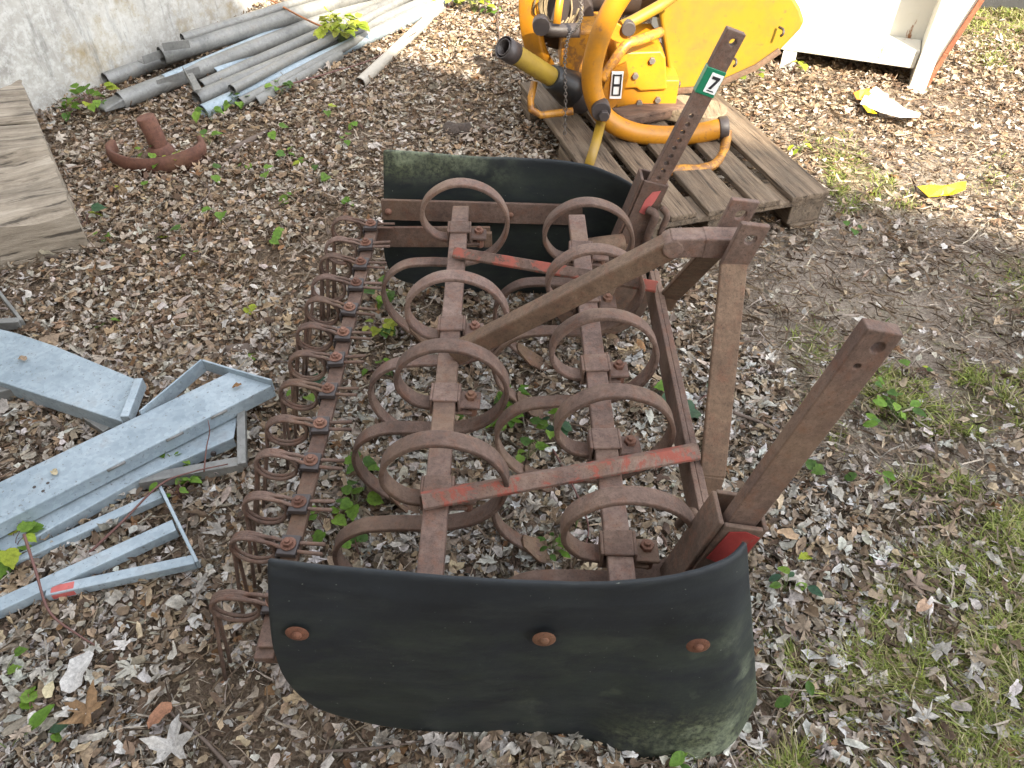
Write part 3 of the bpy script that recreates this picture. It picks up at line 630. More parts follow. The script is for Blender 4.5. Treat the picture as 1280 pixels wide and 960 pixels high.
b.plate([(-.009, .017), (.011, .017), (.011, .011), (.001, -.014), (-.006, -.014), (.004, .010), (-.009, .010)], [], .0012, o7, fex, ft); b.plate([(-.007, -.017), (.010, -.017), (.010, -.0195), (-.007, -.0195)], [], .0012, o7, fex, ft); b.build('number', INK, fa)
b = MB(); b.tube(catmull([(.402, 1.785, .46), (.418, 1.775, .44), (.408, 1.772, .39), (.420, 1.77, .33), (.425, 1.78, .27)], 6), .009, 8); b.tube(catmull([(.365, 1.79, .45), (.385, 1.775, .44), (.375, 1.775, .38), (.38, 1.78, .32)], 6), .012, 8); b.build('latch_rod', RUST, cult)
# steel wheel under the far arm
wh = V((.262, 1.775, .152)); b = MB(); b.cyl(wh, (0, 1, 0), .145, .085, 36); wo_ = b.build('depth_wheel', RUST_DARK, cult, bevel=.006)
b = MB(); b.cyl(wh + V((0, -.03, 0)), (0, 1, 0), .035, .032, 18); b.cyl(wh + V((0, -.045, 0)), (0, 1, 0), .018, .02, 6); b.build('hub', RUST, wo_, bevel=.002)
b = MB(); b.beam(wh + V((0, -.02, 0)), (.325, 1.80, .335), .04, .012, up=(0, 1, 0)); b.tube([(.19, 1.76, .345), (.31, 1.79, .345)], .026, 14); b.build('wheel_bracket', RUST_OLIVE, cult, bevel=.002)
# shield rails
b = MB(); b.beam((-.385, 1.962, .346), (.345, 1.955, .326), .010, .068); b.beam((-.385, 1.978, .316), (.345, 1.972, .296), .03, .008); ra = b.build('shield_rail', RUST, cult, bevel=.002)
for x in (-.365, -.005, .318):
    b = MB(); b.dome((x, 1.957, .342 - .027 * (x + .385)), (0, -1, 0), .011, .011, 10, 3); b.build('bolt', BOLT, ra)
b = MB(); b.beam((-.430, 1.940, .265), (-.065, 1.940, .265), .010, .070); b.beam((-.085, 1.930, .262), (-.06, 1.930, .262), .014, .05); b.build('end_plate', RUST, cult, bevel=.002)
b = MB(); b.beam((-.440, .622, .275), (-.06, .622, .275), .010, .065); b.beam((-.385, .612, .46), (.30, .606, .455), .008, .06); b.build('end_plate', RUST, cult, bevel=.002)
# rubber shields: a bent sheet between a top and a bottom line
def shield(top, bot, flare, mat, nt_=28, lab=None, crease=None):
    tp, bt = catmull(top, 6), catmull(bot, 6); n = min(len(tp), len(bt)); b = MB(); vs = []; fs = []
    for i in range(n):
        for j in range(nt_ + 1):
            t = j / nt_; p = tp[i].lerp(bt[i], t); f = math.sin(math.pi * t); p = p + V(flare) * f * (.5 + .5 * math.sin(i / n * 5 + .5))
            p = p + V((0, .0025 * noise.noise(p * 5), .002 * noise.noise(p * 11 + V((3, 1, 0)))))
            if j in (0, nt_): p = p + V((0, 0, .002 * noise.noise(p * 60)))
            if crease: p = p + V((0, -.0032 * math.exp(-((t - crease) / .022) ** 2), 0))
            vs.append(p)
    k = nt_ + 1
    for i in range(n - 1):
        for j in range(nt_): fs.append((i * k + j, i * k + j + 1, (i + 1) * k + j + 1, (i + 1) * k + j))
    b.add(vs, fs, True); o = b.build('side_shield', mat, cult, solid=.010); m = o.modifiers.new('sub', 'SUBSURF'); m.levels = m.render_levels = 1
    if lab: tag(o, lab)
    return o
near = shield([(-.360, .617, .585), (-.275, .607, .582), (-.187, .600, .580), (-.09, .590, .580), (0, .583, .580), (.085, .581, .58), (.162, .583, .58), (.225, .588, .582), (.270, .597, .585), (.305, .609, .587), (.328, .622, .590), (.346, .640, .594)],
              [(-.384, .578, .40), (-.388, .577, .27), (-.362, .580, .150), (-.300, .580, .090), (-.216, .580, .05), (-.11, .580, .035), (0, .580, .03), (.125, .573, .022), (.216, .545, .012), (.323, .533, .010), (.410, .548, .020), (.478, .622, .070)],
              (0, -.014, 0), RUBBER_NEAR, lab='near black rubber shield with green moss stains', crease=.12)
for u, v, yy in ((372, 789, .574), (680, 796, .562), (872, 804, .552)):
    D = (G(u, v, 0) - V((0, 0, EYE))); p = V((0, 0, EYE)) + D * (yy / D.y); p.y -= .004
    b = MB(); b.dome(p, (0, -1, .12), .0185, .0028, 18, 3); b.dome(p + V((0, -.002, 0)), (0, -1, .12), .0085, .0055, 12, 3); b.build('washer_bolt', WASHER, near)
far = shield([(-.372, 2.035, .500), (-.24, 2.015, .500), (-.091, 1.993, .500), (.03, 1.985, .500), (.134, 1.975, .498), (.21, 1.955, .496), (.264, 1.925, .492), (.315, 1.885, .485), (.350, 1.84, .475), (.372, 1.80, .465)],
             [(-.402, 1.998, .20), (-.400, 1.998, .12), (-.360, 1.995, .060), (-.21, 1.992, .025), (-.08, 1.992, .012), (.05, 1.992, .010), (.158, 1.992, .010), (.30, 1.985, .015), (.41, 1.95, .03), (.452, 1.87, .06)],
             (0, .010, 0), RUBBER_FAR, lab='far black rubber shield with pale green bloom at its left')

# ------------------------------------------------------------------ pallet and the spreader on it
pu = V((.959, .283, 0)).normalized(); pv = V((-pu.y, pu.x, 0)); pc0 = V((1.141, 2.415, 0)) - pu * .80; pang = math.atan2(pu.y, pu.x)
pal = empty('pallet', pc0, 'weathered wooden pallet carrying the yellow spreader', 'pallet'); pal.rotation_euler.z = pang
def pbox(name, x0, x1, y0, y1, z0, z1, mat=WOOD_PAL):
    b = MB(); b.box(((x0 + x1) / 2, (y0 + y1) / 2, (z0 + z1) / 2), (x1 - x0, y1 - y0, z1 - z0)); me_o = b.build(name, mat, None, origin=(0, 0, 0), bevel=.004)
    me_o.parent = pal; me_o.location = (0, 0, 0); return me_o
xx = 0.0
for wd_, gp in ((.143, .034), (.098, .040), (.143, .038), (.098, .046), (.150, 0)):
    pbox('deck_board', xx, xx + wd_, random.uniform(-.006, .006), 1.2, .123, .145); xx += wd_ + gp
for y0 in (0.004, .53, 1.055): pbox('cross_board', .004, .796, y0, y0 + .14, .100, .1225)
for x0 in (.002, .33, .658):
    for y0 in (.01, .53, 1.05): pbox('block', x0, x0 + .135, y0, y0 + .135, .022, .0995)
    pbox('runner', x0 + .01, x0 + .12, .0, 1.2, .002, .0215)

def spreader():
    t = empty('spreader', (.60, 2.95, .145), 'yellow tractor mounted spreader with tubular hoop frame standing on the pallet', 'spreader')
    def q(u, v, y): D = G(u, v, 0) - V((0, 0, EYE)); return V((0, 0, EYE)) + D * (y / D.y)
    HY = 2.80
    hoop = catmull([q(812, -60, HY), q(785, -20, HY), q(757, 28, HY), q(741, 80, HY), q(742, 118, HY), q(758, 148, HY), q(790, 165, HY), q(830, 170, HY), q(870, 167, HY), q(903, 160, HY)], 8)
    b = MB(); b.tube(hoop, .038, 18); b.build('hoop_frame', YEL, t)
    h2 = catmull([q(668, -40, 3.15), q(662, 10, 3.15), q(668, 55, 3.15), q(684, 88, 3.15), q(706, 112, 3.15), q(738, 135, 3.15)], 8)
    b = MB(); b.sweep(h2, [(-.045, -.02), (.045, -.02), (.045, .02), (-.045, .02)], ref=(.8, -.6, 0)); b.build('rear_frame', YEL, t, bevel=.01)
    b = MB(); b.cyl(q(750, 131, HY) + V((0, -.062, 0)), (0, 1, 0), .036, .05, 20); b.cyl(q(752, 133, HY) + V((.004, -.082, -.004)), (0, 1, 0), .021, .024, 6); b.build('pivot_nut', DARKIRON, t, bevel=.003)
    b = MB(); b.cyl(q(898, 160, HY), q(914, 158, HY) - q(898, 160, HY), .042, .035, 16); b.build('end_cap', DARKIRON, t, bevel=.003)
    b = MB(); b.tube(catmull([q(909, 163, HY - .01), q(908, 175, HY - .03), q(903, 193, HY - .10), q(893, 206, HY - .2), q(872, 212, HY - .22), q(845, 213, HY - .23), q(800, 225, HY - .25)], 6), .019, 8); b.build('foot_strut', YEL_RUST, t)
    # hopper: rounded chute body
    o2 = [(825, 22), (832, 66), (838, 108), (850, 113), (885, 106), (935, 88), (975, 62), (1000, 36), (1005, 26), (1000, 10), (982, -20), (955, -70), (900, -120), (830, -120), (823, -40)]
    b = MB(); f0 = [q(u, v, 3.12) for u, v in o2]; cen = sum(f0, V()) / len(f0); f1 = [cen + (p - cen) * .93 + V((0, .05, .0)) * 0 + V((0, .62, .06)) for p in f0]; n = len(o2)
    f0b = [cen + (p - cen) * .985 + V((0, -.012, 0)) for p in f0]
    b.add(f0b + f0 + f1, [tuple(range(n))] + [(i, (i + 1) % n, n + (i + 1) % n, n + i) for i in range(n)] + [(n + i, n + (i + 1) % n, 2 * n + (i + 1) % n, 2 * n + i) for i in range(n)] + [tuple(range(2 * n, 3 * n))[::-1]])
    hp = b.build('hopper', YEL2, t, bevel=.008)
    b = MB(); b.sweep([q(u, v, 3.10) for u, v in ((842, 114), (868, 112), (905, 102), (945, 84), (975, 63))], [(-.012, -.006), (.012, -.006), (.012, .006), (-.012, .006)], ref=(0, 0, 1)); b.build('hopper_lip', RUST_OLIVE, hp, bevel=.002)
    for u, v in ((978, 42), (919, 80), (848, 107)): b = MB(); b.tube(catmull([q(u - 4, v - 8, 3.09), q(u + 1, v - 5, 3.06), q(u + 1, v, 3.05), q(u - 2, v + 3, 3.06)], 4), .005, 6); b.build('hopper_hook', DARKIRON, hp)
    # gearbox housing
    b = MB(); o3 = [(772, 66), (826, 64), (832, 72), (834, 112), (800, 114), (795, 110), (768, 112), (762, 100)]; f0 = [q(u, v, 2.97) for u, v in o3]; f1 = [p + V((0, .30, 0)) for p in f0]; n = len(o3)
    b.add(f0 + f1, [tuple(range(n)), tuple(range(n, 2 * n))[::-1]] + [(i, (i + 1) % n, n + (i + 1) % n, n + i) for i in range(n)]); gb = b.build('gearbox_cover', YEL, t, bevel=.006)
    b = MB(); obox(b, q(770, 140, 2.99) * 1.0, (1, 0, 0), (0, 1, 0), .24, .26, .165, .30); b.build('base_box', YEL, t, bevel=.004)
    for u, v, yy in ((794, 94, 2.968), (822, 124, 2.988), (799, 128, 2.988), (815, 75, 2.968)): b = MB(); b.cyl(q(u, v, yy), (0, -1, 0), .013, .014, 6); b.build('cover_bolt', CHAIN, gb, bevel=.001)
    # gusset with the rating plate
    b = MB(); o4 = [(762, 88), (783, 78), (786, 96), (775, 128), (760, 140), (752, 118)]; f0 = [q(u, v, 2.86) for u, v in o4]; n = len(o4); f1 = [p + V((0, .012, 0)) for p in f0]
    b.add(f0 + f1, [tuple(range(n)), tuple(range(n, 2 * n))[::-1]] + [(i, (i + 1) % n, n + (i + 1) % n, n + i) for i in range(n)]); gu = b.build('gusset', YEL, t)
    b = MB(); cs = [q(766, 89, 2.853), q(778, 89, 2.853), q(776, 123, 2.853), q(763, 124, 2.853)]; ex = (cs[1] - cs[0]).normalized(); ey = (cs[0] - cs[3]).normalized(); cc = sum(cs, V()) / 4
    b.plate([(-.022, -.052), (.022, -.052), (.022, .052), (-.022, .052)], [], .003, cc, ex, ey); pl = b.build('rating_plate', WHITEPL, gu)
    b = MB()
    for x0, y0, x1, y1 in ((-.017, -.040, -.011, .042), (.011, -.040, .017, .042), (-.011, -.004, .011, .005), (-.011, .036, .011, .041), (-.011, -.040, .011, -.035)): b.plate([(x0, y0), (x1, y0), (x1, y1), (x0, y1)], [], .002, cc + V((0, -.0032, 0)), ex, ey)
    b.build('plate_marking', INK, pl)
    # linkage rods
    b = MB(); b.tube([q(846, -8, 3.02), q(824, 8, 2.98), q(790, 27, 2.93), q(776, 33, 2.91)], .021, 12); b.build('upper_rod', YEL2, t)
    b = MB(); b.cyl(q(786, 37, 2.88), (0, 1, 0), .026, .05, 14); b.build('rod_pin', DARKIRON, t, bevel=.003)
    b = MB(); b.tube(catmull([q(752, 100, 2.86), q(765, 80, 2.88), q(783, 56, 2.90), q(800, 50, 2.93), q(826, 40, 3.0)], 6), .019, 12); b.build('lower_rod', YEL_RUST, t)
    b = MB(); o5 = [(757, 20), (786, 38), (784, 58), (765, 50), (755, 40)]; f0 = [q(u, v, 2.90) for u, v in o5]; f1 = [p + V((0, .015, 0)) for p in f0]; n = 5
    b.add(f0 + f1, [tuple(range(n)), tuple(range(n, 2 * n))[::-1]] + [(i, (i + 1) % n, n + (i + 1) % n, n + i) for i in range(n)]); b.build('lug', YEL, t, bevel=.003)
    # inner body behind the hoop
    b = MB(); o6 = [(700, 92), (702, 52), (720, 40), (756, 38), (764, 108), (740, 112)]; f0 = [q(u, v, 3.06) for u, v in o6]; f1 = [p + V((0, .22, 0)) for p in f0]; n = 6
    b.add(f0 + f1, [tuple(range(n)), tuple(range(n, 2 * n))[::-1]] + [(i, (i + 1) % n, n + (i + 1) % n, n + i) for i in range(n)]); b.build('side_plate', YEL_RUST, t, bevel=.01)
    b = MB(); b.cyl(q(700, -6, 3.42), (0, -1, -.15), .13, .2, 26); b.cyl(q(702, -2, 3.22), (0, -1, -.15), .085, .1, 20); b.cyl(q(735, -25, 3.4), (1, -.2, 0), .12, .5, 22); b.build('spinner_housing', DARKIRON, t, bevel=.006)
    b = MB(); b.tube([q(673, 32, 3.0), q(690, 38, 3.0), q(725, 38, 2.98)], .026, 12); b.cyl(q(676, 28, 2.98), (0, -1, 0), .032, .05, 12); b.build('cross_shaft', DARKIRON, t)
    b = MB(); b.sweep([q(703, -20, 3.02), q(699, 5, 3.0), q(696, 30, 2.97)], [(-.014, -.005), (.014, -.005), (.014, .005), (-.014, .005)], ref=(1, 0, 0)); b.build('lever', YEL, t)
    # drive shaft with guard
    a0, a1 = q(636, 63, 2.80), q(700, 103, 2.95)
    b = MB(); tt = (a1 - a0).normalized(); ringp = [(.036 * math.cos(2 * math.pi * k / 20), .036 * math.sin(2 * math.pi * k / 20)) for k in range(20)]
    b.sweep([a0 + tt * .03, a0.lerp(a1, .5), a1], ringp, caps=False); b.sweep([a0 + tt * .03, a0.lerp(a1, .5), a1], [(x * .9, y * .9) for x, y in ringp], caps=False); b.build('shaft_guard', mat_yellow('dull_yellow_guard', (.34, .24, .035), .55), t)
    b = MB(); b.sweep([a0 - tt * .03, a0 + tt * .03], [(x * 1.08, y * 1.08) for x, y in ringp], caps=False); b.sweep([a0 - tt * .03, a0 + tt * .05], [(x * .8, y * .8) for x, y in ringp], caps=False); b.cyl(a0 + tt * .02, tt, .014, .2, 12); b.build('shaft_yoke', DARKIRON, t, solid=.003)
    b = MB(); b.tube([a1 - tt * .06, a1 - tt * .02, a1 + tt * .03, a1 + tt * .07], lambda s: .046 + .026 * s, 20); b.build('shaft_boot', BLACKPL, t)
    b = MB(); b.cyl(a1 + tt * .06, tt, .07, .10, 20); b.build('shaft_flange', DARKIRON, t, bevel=.006)
    b = MB(); b.tube([q(668, 102, 2.95), q(663, 125, 2.92), q(664, 137, 2.90), q(676, 144, 2.88), q(716, 139, 2.90)],   .015, 8); b.build('shaft_stand', YEL_RUST, t)
    b = MB(); b.sweep([q(752, 150, 2.78), q(745, 178, 2.69), q(736, 207, 2.60)], [(-.018, -.008), (.018, -.008), (.018, .008), (-.018, .008)], ref=(1, .2, 0)); b.build('leg_strap', YEL2, t)
    # chain hanging beside the guard
    b = MB(); cp = catmull([q(724, -10, 2.86), q(727, 20, 2.86), q(720, 36, 2.86), q(710, 48, 2.84), q(706, 80, 2.84), q(707, 120, 2.84), q(706, 168, 2.84)], 10)
    for i in range(0, len(cp) - 1):
        m = cp[i].lerp(cp[i + 1], .5); dd = (cp[i + 1] - cp[i]).normalized(); sd = dd.cross(V((0, 1, 0))).normalized() if i % 2 else V((0, 1, 0)); l = (cp[i + 1] - cp[i]).length * .62
        b.tube([m + dd * (l * math.cos(a)) + sd * (.0055 * math.sin(a)) for a in np.linspace(0, 2 * math.pi, 9)[:-1]], .0024, 5, closed=True)
    b.build('chain', CHAIN, t)
    # loose twine round the spinner
    b = MB()
    for k in range(9):
        c = q(690 + 3 * k % 17, 6 + 2 * (k % 4), 3.05 + .01 * k); b.tube([c + V(((.05 + .004 * k) * math.cos(a), .02 * math.sin(2 * a + k), (.06 + .005 * k) * math.sin(a))) for a in np.linspace(R(40 + 10 * k), R(300 + 13 * k), 16)], .004, 5)
    b.build('twine', ROPE, t)
spreader()
# round wooden offcut behind the arm, lying on the pallet
def wpt(u, v, y): D = G(u, v, 0) - V((0, 0, EYE)); return V((0, 0, EYE)) + D * (y / D.y)
b = MB(); p = G(880, 138, .185); b.cyl(p + V((-.10, .10, -.037)), (.3, .3, 0), .036, .01, 8); b = MB()
ds = [(.085 * math.cos(a), .085 * math.sin(a)) for a in np.linspace(R(-80), R(80), 10)] + [(-.14, .085), (-.14, -.085)]
b.plate(ds, [], .045, p + V((.01, .01, -.016)), (.75, -.35, 0), (.35, .75, 0)); tag(b.build('wood_offcut', WOOD_LOG, origin=p, bevel=.006), 'short brown wooden offcut with a rounded end lying on the pallet', 'wood offcut')
b = MB(); a0, a1 = G(770, 148, .18), G(850, 132, .18)
b.beam(a0, a1, .10, .05); tag(b.build('wood_block', WOOD_RED, origin=a0, bevel=.012), 'reddish brown wood block under the spreader on the pallet', 'wood block')

# ------------------------------------------------------------------ pipes against the wall
def pipe(a, c, r, lab, mat=GALV_DULL, sag=0.0):
    a, c = V(a), V(c); b = MB(); n = 14
    pts = [a.lerp(c, i / n) + V((0, 0, -sag * math.sin(math.pi * i / n) + .003 * noise.noise(V((i * .4, a.x * 9, 0))))) for i in range(n + 1)]
    ring = lambda rr: [(rr * math.cos(2 * math.pi * k / 16), rr * math.sin(2 * math.pi * k / 16)) for k in range(16)]
    b.sweep(pts, ring(r), caps=False); b.sweep(pts, ring(r * .86), caps=False)
    for p0, e in ((pts[0], 0), (pts[-1], -1)): pass
    o = b.build('pipe', mat, origin=a); return tag(o, lab, 'pipe', 'long metal pipes lying along the wall')
def ext(u0, v0, u1, v1, z0, z1, L=3.6):
    a, c = G(u0, v0, z0), G(u1, v1, z1); t = (c - a).normalized(); t.z = 0; return a, a + t * L + V((0, 0, z1 - z0))
PIPES = [(132, 100, 330, 28, .045, .05, .030, 'grey pipe lying closest to the concrete wall'),
         (202, 70, 420, 2, .12, .13, .036, 'thick pale pipe resting highest on the pile, nearest the wall'),
         (205, 100, 395, 20, .075, .075, .022, 'thin grey pipe marked with salmon paint'),
         (150, 126, 445, 5, .055, .09, .034, 'long pipe with a flattened rectangular near end'),
         (252, 108, 470, 10, .04, .05, .026, 'thin pipe half hidden in the middle of the pile'),
         (246, 124, 510, 12, .045, .05, .031, 'pale pipe whose near end lies just behind the green seedlings'),
         (254, 140, 545, 8, .035, .04, .028, 'second pipe from the open yard side of the pile'),
         (228, 48, 352, 8, .165, .17, .020, 'thin pale pipe lying on top of the thick one against the wall'),
         (290, 112, 492, 8, .085, .08, .020, 'slim pipe lying on two others in the middle of the pile'),
         (268, 92, 452, 4, .03, .04, .028, 'dull pipe sunk in the gap below the salmon marked one'),
         (300, 128, 560, -8, .05, .045, .018, 'slimmest pipe, lying along the open side of the pile'),
         (318, 128, 420, 70, .022, .03, .030, 'outermost pipe of the pile, half sunk in leaves')]
pobj = []
for u0, v0, u1, v1, z0, z1, r, lab in PIPES:
    r *= 1.14; a, c = ext(u0, v0, u1, v1, z0, z1, 3.4 if u0 != 318 else .62); pobj.append((pipe(a, c, r, lab, GALV if .0245 < r < .0255 or .0315 < r < .0325 else GALV_DULL), a, c))
o, a, c = pobj[3]; t = (c - a).normalized(); b = MB(); b.beam(a - t * .10, a + t * .05, .085, .016, w2=.06, t2=.05); b.build('flattened_end', GALV_DULL, o, bevel=.006)
o, a, c = pobj[2]; t = (c - a).normalized(); b = MB(); k = [(.0228 * math.cos(x), .0228 * math.sin(x)) for x in np.linspace(0, 2 * math.pi, 17)[:-1]]
b.sweep([a + t * .36, a + t * .50], k, caps=False); b.sweep([a + t * .15, a + t * .20], k, caps=False); b.build('paint_mark', SALMON, o)
a, c = G(450, 104, .028), G(555, 6, .03); t = (c - a).normalized(); o = pipe(a, a + t * 2.3, .028, 'single pale pole lying apart from the pile on sunlit leaves', mat_plain('bleached_pole', (.37, .34, .29), .25, .8, 20))
del o['group']
# brackets on the pile
def lbr(p, ang, L, wd_, lab, tilt=0.0):
    b = MB(); ex = V((math.cos(ang), math.sin(ang), 0)); b.beam(p, p + ex * L, wd_, .004); sd = ex.cross(V((0, 0, 1))); b.beam(p + sd * (wd_ / 2) + V((0, 0, .018)), p + ex * L + sd * (wd_ / 2) + V((0, 0, .018)), .004, .036)
    b.cyl(p + ex * .03 + V((0, 0, -.003)), (0, 0, 1), .006, .007, 8); tag(b.build('angle_bracket', GALV_DULL, origin=p, bevel=.001), lab, 'bracket', 'brackets lying on the pipes')
lbr(G(236, 92, .11), R(-62), .20, .035, 'short grey angle bracket lying across two pipes')
lbr(G(176, 78, .11), R(52), .22, .06, 'flat grey angle bracket lying along the pipe nearest the wall')
lbr(G(205, 62, .165), R(20), .12, .03, 'small dark bracket perched on the thick pale pipe')
lbr(G(195, 108, .06), R(48), .22, .05, 'pale bracket half buried among the near ends of the pipes')
b = MB(); b.tube(catmull([G(330, -5, .16), G(365, 15, .17), G(395, 30, .12), G(425, 42, .08)], 6), .005, 6); tag(b.build('rusty_wire', RUST_ORANGE, origin=G(365, 15, 0)), 'thin rusty wire lying across the tops of the pipes', 'wire')

# rusty wheel hub lying on the leaves
def hub():
    c = G(198, 192, .03); t = empty('wheel_hub', c, 'rusty iron wheel rim half buried in leaves with an upright shaft stub', 'wheel hub')
    b = MB(); rx, ry = .19, .135
    pts = [c + V((rx * math.cos(a), ry * math.sin(a) , .012 + .012 * math.sin(a))) for a in np.linspace(R(165), R(395), 30)]
    b.sweep(pts, [(-.006, -.022), (.006, -.022), (.006, .026), (-.006, .026)], ref=None); 
    b = MB(); n = 34
    vs = []
    for a in np.linspace(R(168), R(392), n):
        for rr, z in ((1.0, -.04), (1.05, .020), (1.02, .052), (.92, .048), (.93, -.04)): vs.append(c + V((rx * rr * math.cos(a), ry * rr * math.sin(a), z - .004 * math.sin(a * 3))))
    b.add(vs, [(i * 5 + j, i * 5 + (j + 1) % 5, (i + 1) * 5 + (j + 1) % 5, (i + 1) * 5 + j) for i in range(n - 1) for j in range(5)], True); b.build('rim', HUBRED, t)
    b = MB(); b.tube([c + V((.005, .02, -.02)), c + V((.0, .02, .08)), c + V((-.012, .02, .150))], .037, 18); b.tube([c + V((.005, .02, -.02)), c + V((.004, .02, .012)), c + V((.003, .02, .03))], lambda s: .062 - .024 * s, 18); b.build('shaft_stub', HUBRED, t, bevel=.004)
hub()

# ------------------------------------------------------------------ galvanised pieces on the left
def slab(name, pts, th, mat, lab=None, parent=None, flange=None, cat=None, bevel=.002):
    """folded sheet: polygon of 3-D points, thickness down, with turned-down flanges along listed edges"""
    b = MB(); pts = [V(p) for p in pts]; n = len(pts); dn = V((0, 0, -th))
    b.add(pts + [p + dn for p in pts], [tuple(range(n)), tuple(range(n, 2 * n))[::-1]] + [(i, (i + 1) % n, n + (i + 1) % n, n + i) for i in range(n)])
    for i, h in (flange or []):
        a, c = pts[i], pts[(i + 1) % n]; t = (c - a).normalized(); sd = t.cross(V((0, 0, 1))) * .0016
        b.beam(a + V((0, 0, -h / 2 - th * .2)) + sd, c + V((0, 0, -h / 2 - th * .2)) + sd, .004, h)
    o = b.build(name, mat, parent, origin=None if parent else pts[0], bevel=bevel)
    if lab: tag(o, lab, cat)
    return o
def chan():
    t = empty('channel', G(150, 560, 0), 'long wide galvanised steel channel lying over a narrower one', 'steel channel')
    a0, a1, c1, c0 = G(-190, 693, .105), G(287, 465, .125), G(341, 481, .125), G(-190, 750, .105)
    b = MB(); slab('tread', [a0, a1, c1, c0], .005, GALV, parent=t, flange=[(1, .04), (2, .042)])
    b = MB(); u = G(255, 456, .125); b.beam(u, G(288, 466, .122), .006, .038); b.beam(G(341, 481, .125), G(288, 466, .122), .006, .038)
    b.beam(u, G(178, 521, .11), .005, .045); b.build('end_bracket', GALV, t, bevel=.0015)
    for f in (.55, .70, .82): b = MB(); b.tube([c0.lerp(c1, f) + V((0, -.001, -.006)), c0.lerp(c1, f + .045) + V((0, -.001, -.006))], .004, 8); b.build('weld_bead', GALV_DULL, t)
    for u_, v_ in ((43, 609), (54, 614), (60, 604)): b = MB(); b.cyl(G(u_, v_, .1128), (0, 0, 1), .004, .0012, 10); b.build('rivet', DARKIRON, t)
chan()
def chan2():
    t = empty('channel', G(160, 610, 0), 'narrow galvanised channel showing below the long wide one', 'steel channel')
    slab('tread', [G(-170, 760, .055), G(300, 500, .075), G(292, 547, .075), G(175, 598, .068), G(-170, 790, .055)], .004, GALV, parent=t, flange=[(2, .034), (3, .034)])
    b = MB(); b.beam(G(302, 512, .08), G(303, 582, .062), .022, .02); b.beam(G(176, 603, .048), G(303, 580, .050), .03, .03); b.build('end_bracket', GALV_DULL, t, bevel=.002)
    b = MB(); p = G(267, 566, .058); b.cyl(p, (.2, -1, 0), .007, .006, 12); b.build('bolt_hole_rim', DARKIRON, t)
chan2()
def trap():
    t = empty('sheet_plate', G(80, 480, 0), 'wide folded galvanised plate with cut corner at the left edge', 'steel plate')
    slab('plate', [G(-160, 372, .105), G(20, 416, .105), G(68, 432, .105), G(170, 474, .105), G(153, 527, .10), G(-160, 425, .10)], .005, GALV, parent=t, flange=[(3, .05), (4, .05)])
    b = MB(); b.beam(G(171, 473, .108), G(181, 489, .075), .004, .03); b.beam(G(176, 478, .107), G(158, 526, .102), .022, .035); b.build('end_fold', GALV, t, bevel=.002)
    b = MB(); b.beam(G(58, 488, .055), G(136, 541, .04), .022, .03); b.build('stay', GALV_DULL, t, bevel=.002)
    b = MB(); b.beam(G(-60, 505, .06), G(40, 484, .06), .03, .04); b.beam(G(48, 498, .05), G(44, 522, .01), .03, .03); b.build('cross_member', GALV_DULL, t, bevel=.002)
trap()
def fork():
    t = empty('step_bracket', G(150, 720, 0), 'thin forked galvanised bracket nearest the camera with a red paint mark', 'steel bracket')
    b = MB(); b.beam(G(-120, 765, .035), G(203, 620, .05), .026, .022); b.build('rail', GALV, t, bevel=.002)
    b = MB(); b.beam(G(202, 612, .06), G(248, 706, .045), .008, .03); b.build('end_plate', GALV, t, bevel=.002)
    b = MB(); b.beam(G(220, 660, .05), G(-120, 815, .04), .036, .028); b.build('rail', GALV, t, bevel=.002)
    a, c = G(245, 702, .046), G(60, 742, .044)
    b = MB(); b.beam(a, c, .026, .024); b.build('rail', GALV, t, bevel=.002)
    b = MB(); b.beam(a.lerp(c, .80), a.lerp(c, .98), .027, .0252); b.build('paint_mark', REDPAINT, t, bevel=.006)
fork()
b = MB(); b.beam(G(-12, 352, .06), G(29, 404, .05), .010, .03); b.beam(G(-40, 408, .05), G(27, 404, .05), .024, .03); tag(b.build('corner_bracket', GALV_DULL, origin=G(20, 395, 0), bevel=.002), 'small galvanised corner bracket at the left edge above the wide plate', 'steel bracket')

# ------------------------------------------------------------------ litter and small things
def sheet(name, outline, z, mat, lab, cat, amp=.012, parent=None):
    b = MB(); P = [G(u, v, z) for u, v in outline]; c = sum(P, V()) / len(P); vs = [c + V((0, 0, amp))]; n = len(P)
    for f in (.5, 1.0):
        for i, p in enumerate(P): w_ = c + (p - c) * f; vs.append(w_ + V((0, 0, amp * (.9 if f < 1 else .0) * math.sin(i * 2.1 + 1) + amp * .4)))
    fs = [(0, 1 + i, 1 + (i + 1) % n) for i in range(n)] + [(1 + i, 1 + n + i, 1 + n + (i + 1) % n, 1 + (i + 1) % n) for i in range(n)]
    b.add(vs, fs, False); o = b.build(name, mat, parent, origin=None if parent else c, solid=.0015)
    if lab: tag(o, lab, cat)
    return o
bag = sheet('plastic_bag', [(1074, 133), (1080, 122), (1094, 111), (1104, 119), (1102, 126), (1114, 128), (1119, 138), (1150, 145), (1147, 150), (1124, 150), (1098, 143)], .04, WHITEPL, 'crumpled white plastic bag with orange print in front of the container', 'bag', .03)
sheet('print', [(1066, 118), (1078, 114), (1086, 112), (1090, 120), (1084, 128), (1070, 126)], .04, ORANGEPL, None, None, .02, bag)
sheet('print', [(1076, 130), (1088, 136), (1096, 143), (1084, 141)], .047, YELPL, None, None, .008, bag)
sheet('wrapper', [(1146, 235), (1170, 236), (1190, 232), (1207, 229), (1206, 239), (1190, 245), (1160, 248)], .03, YELPL, 'bright yellow plastic wrapper lying on the leaves at right', 'wrapper', .016)
b = MB(); c = G(572, 161, .02)
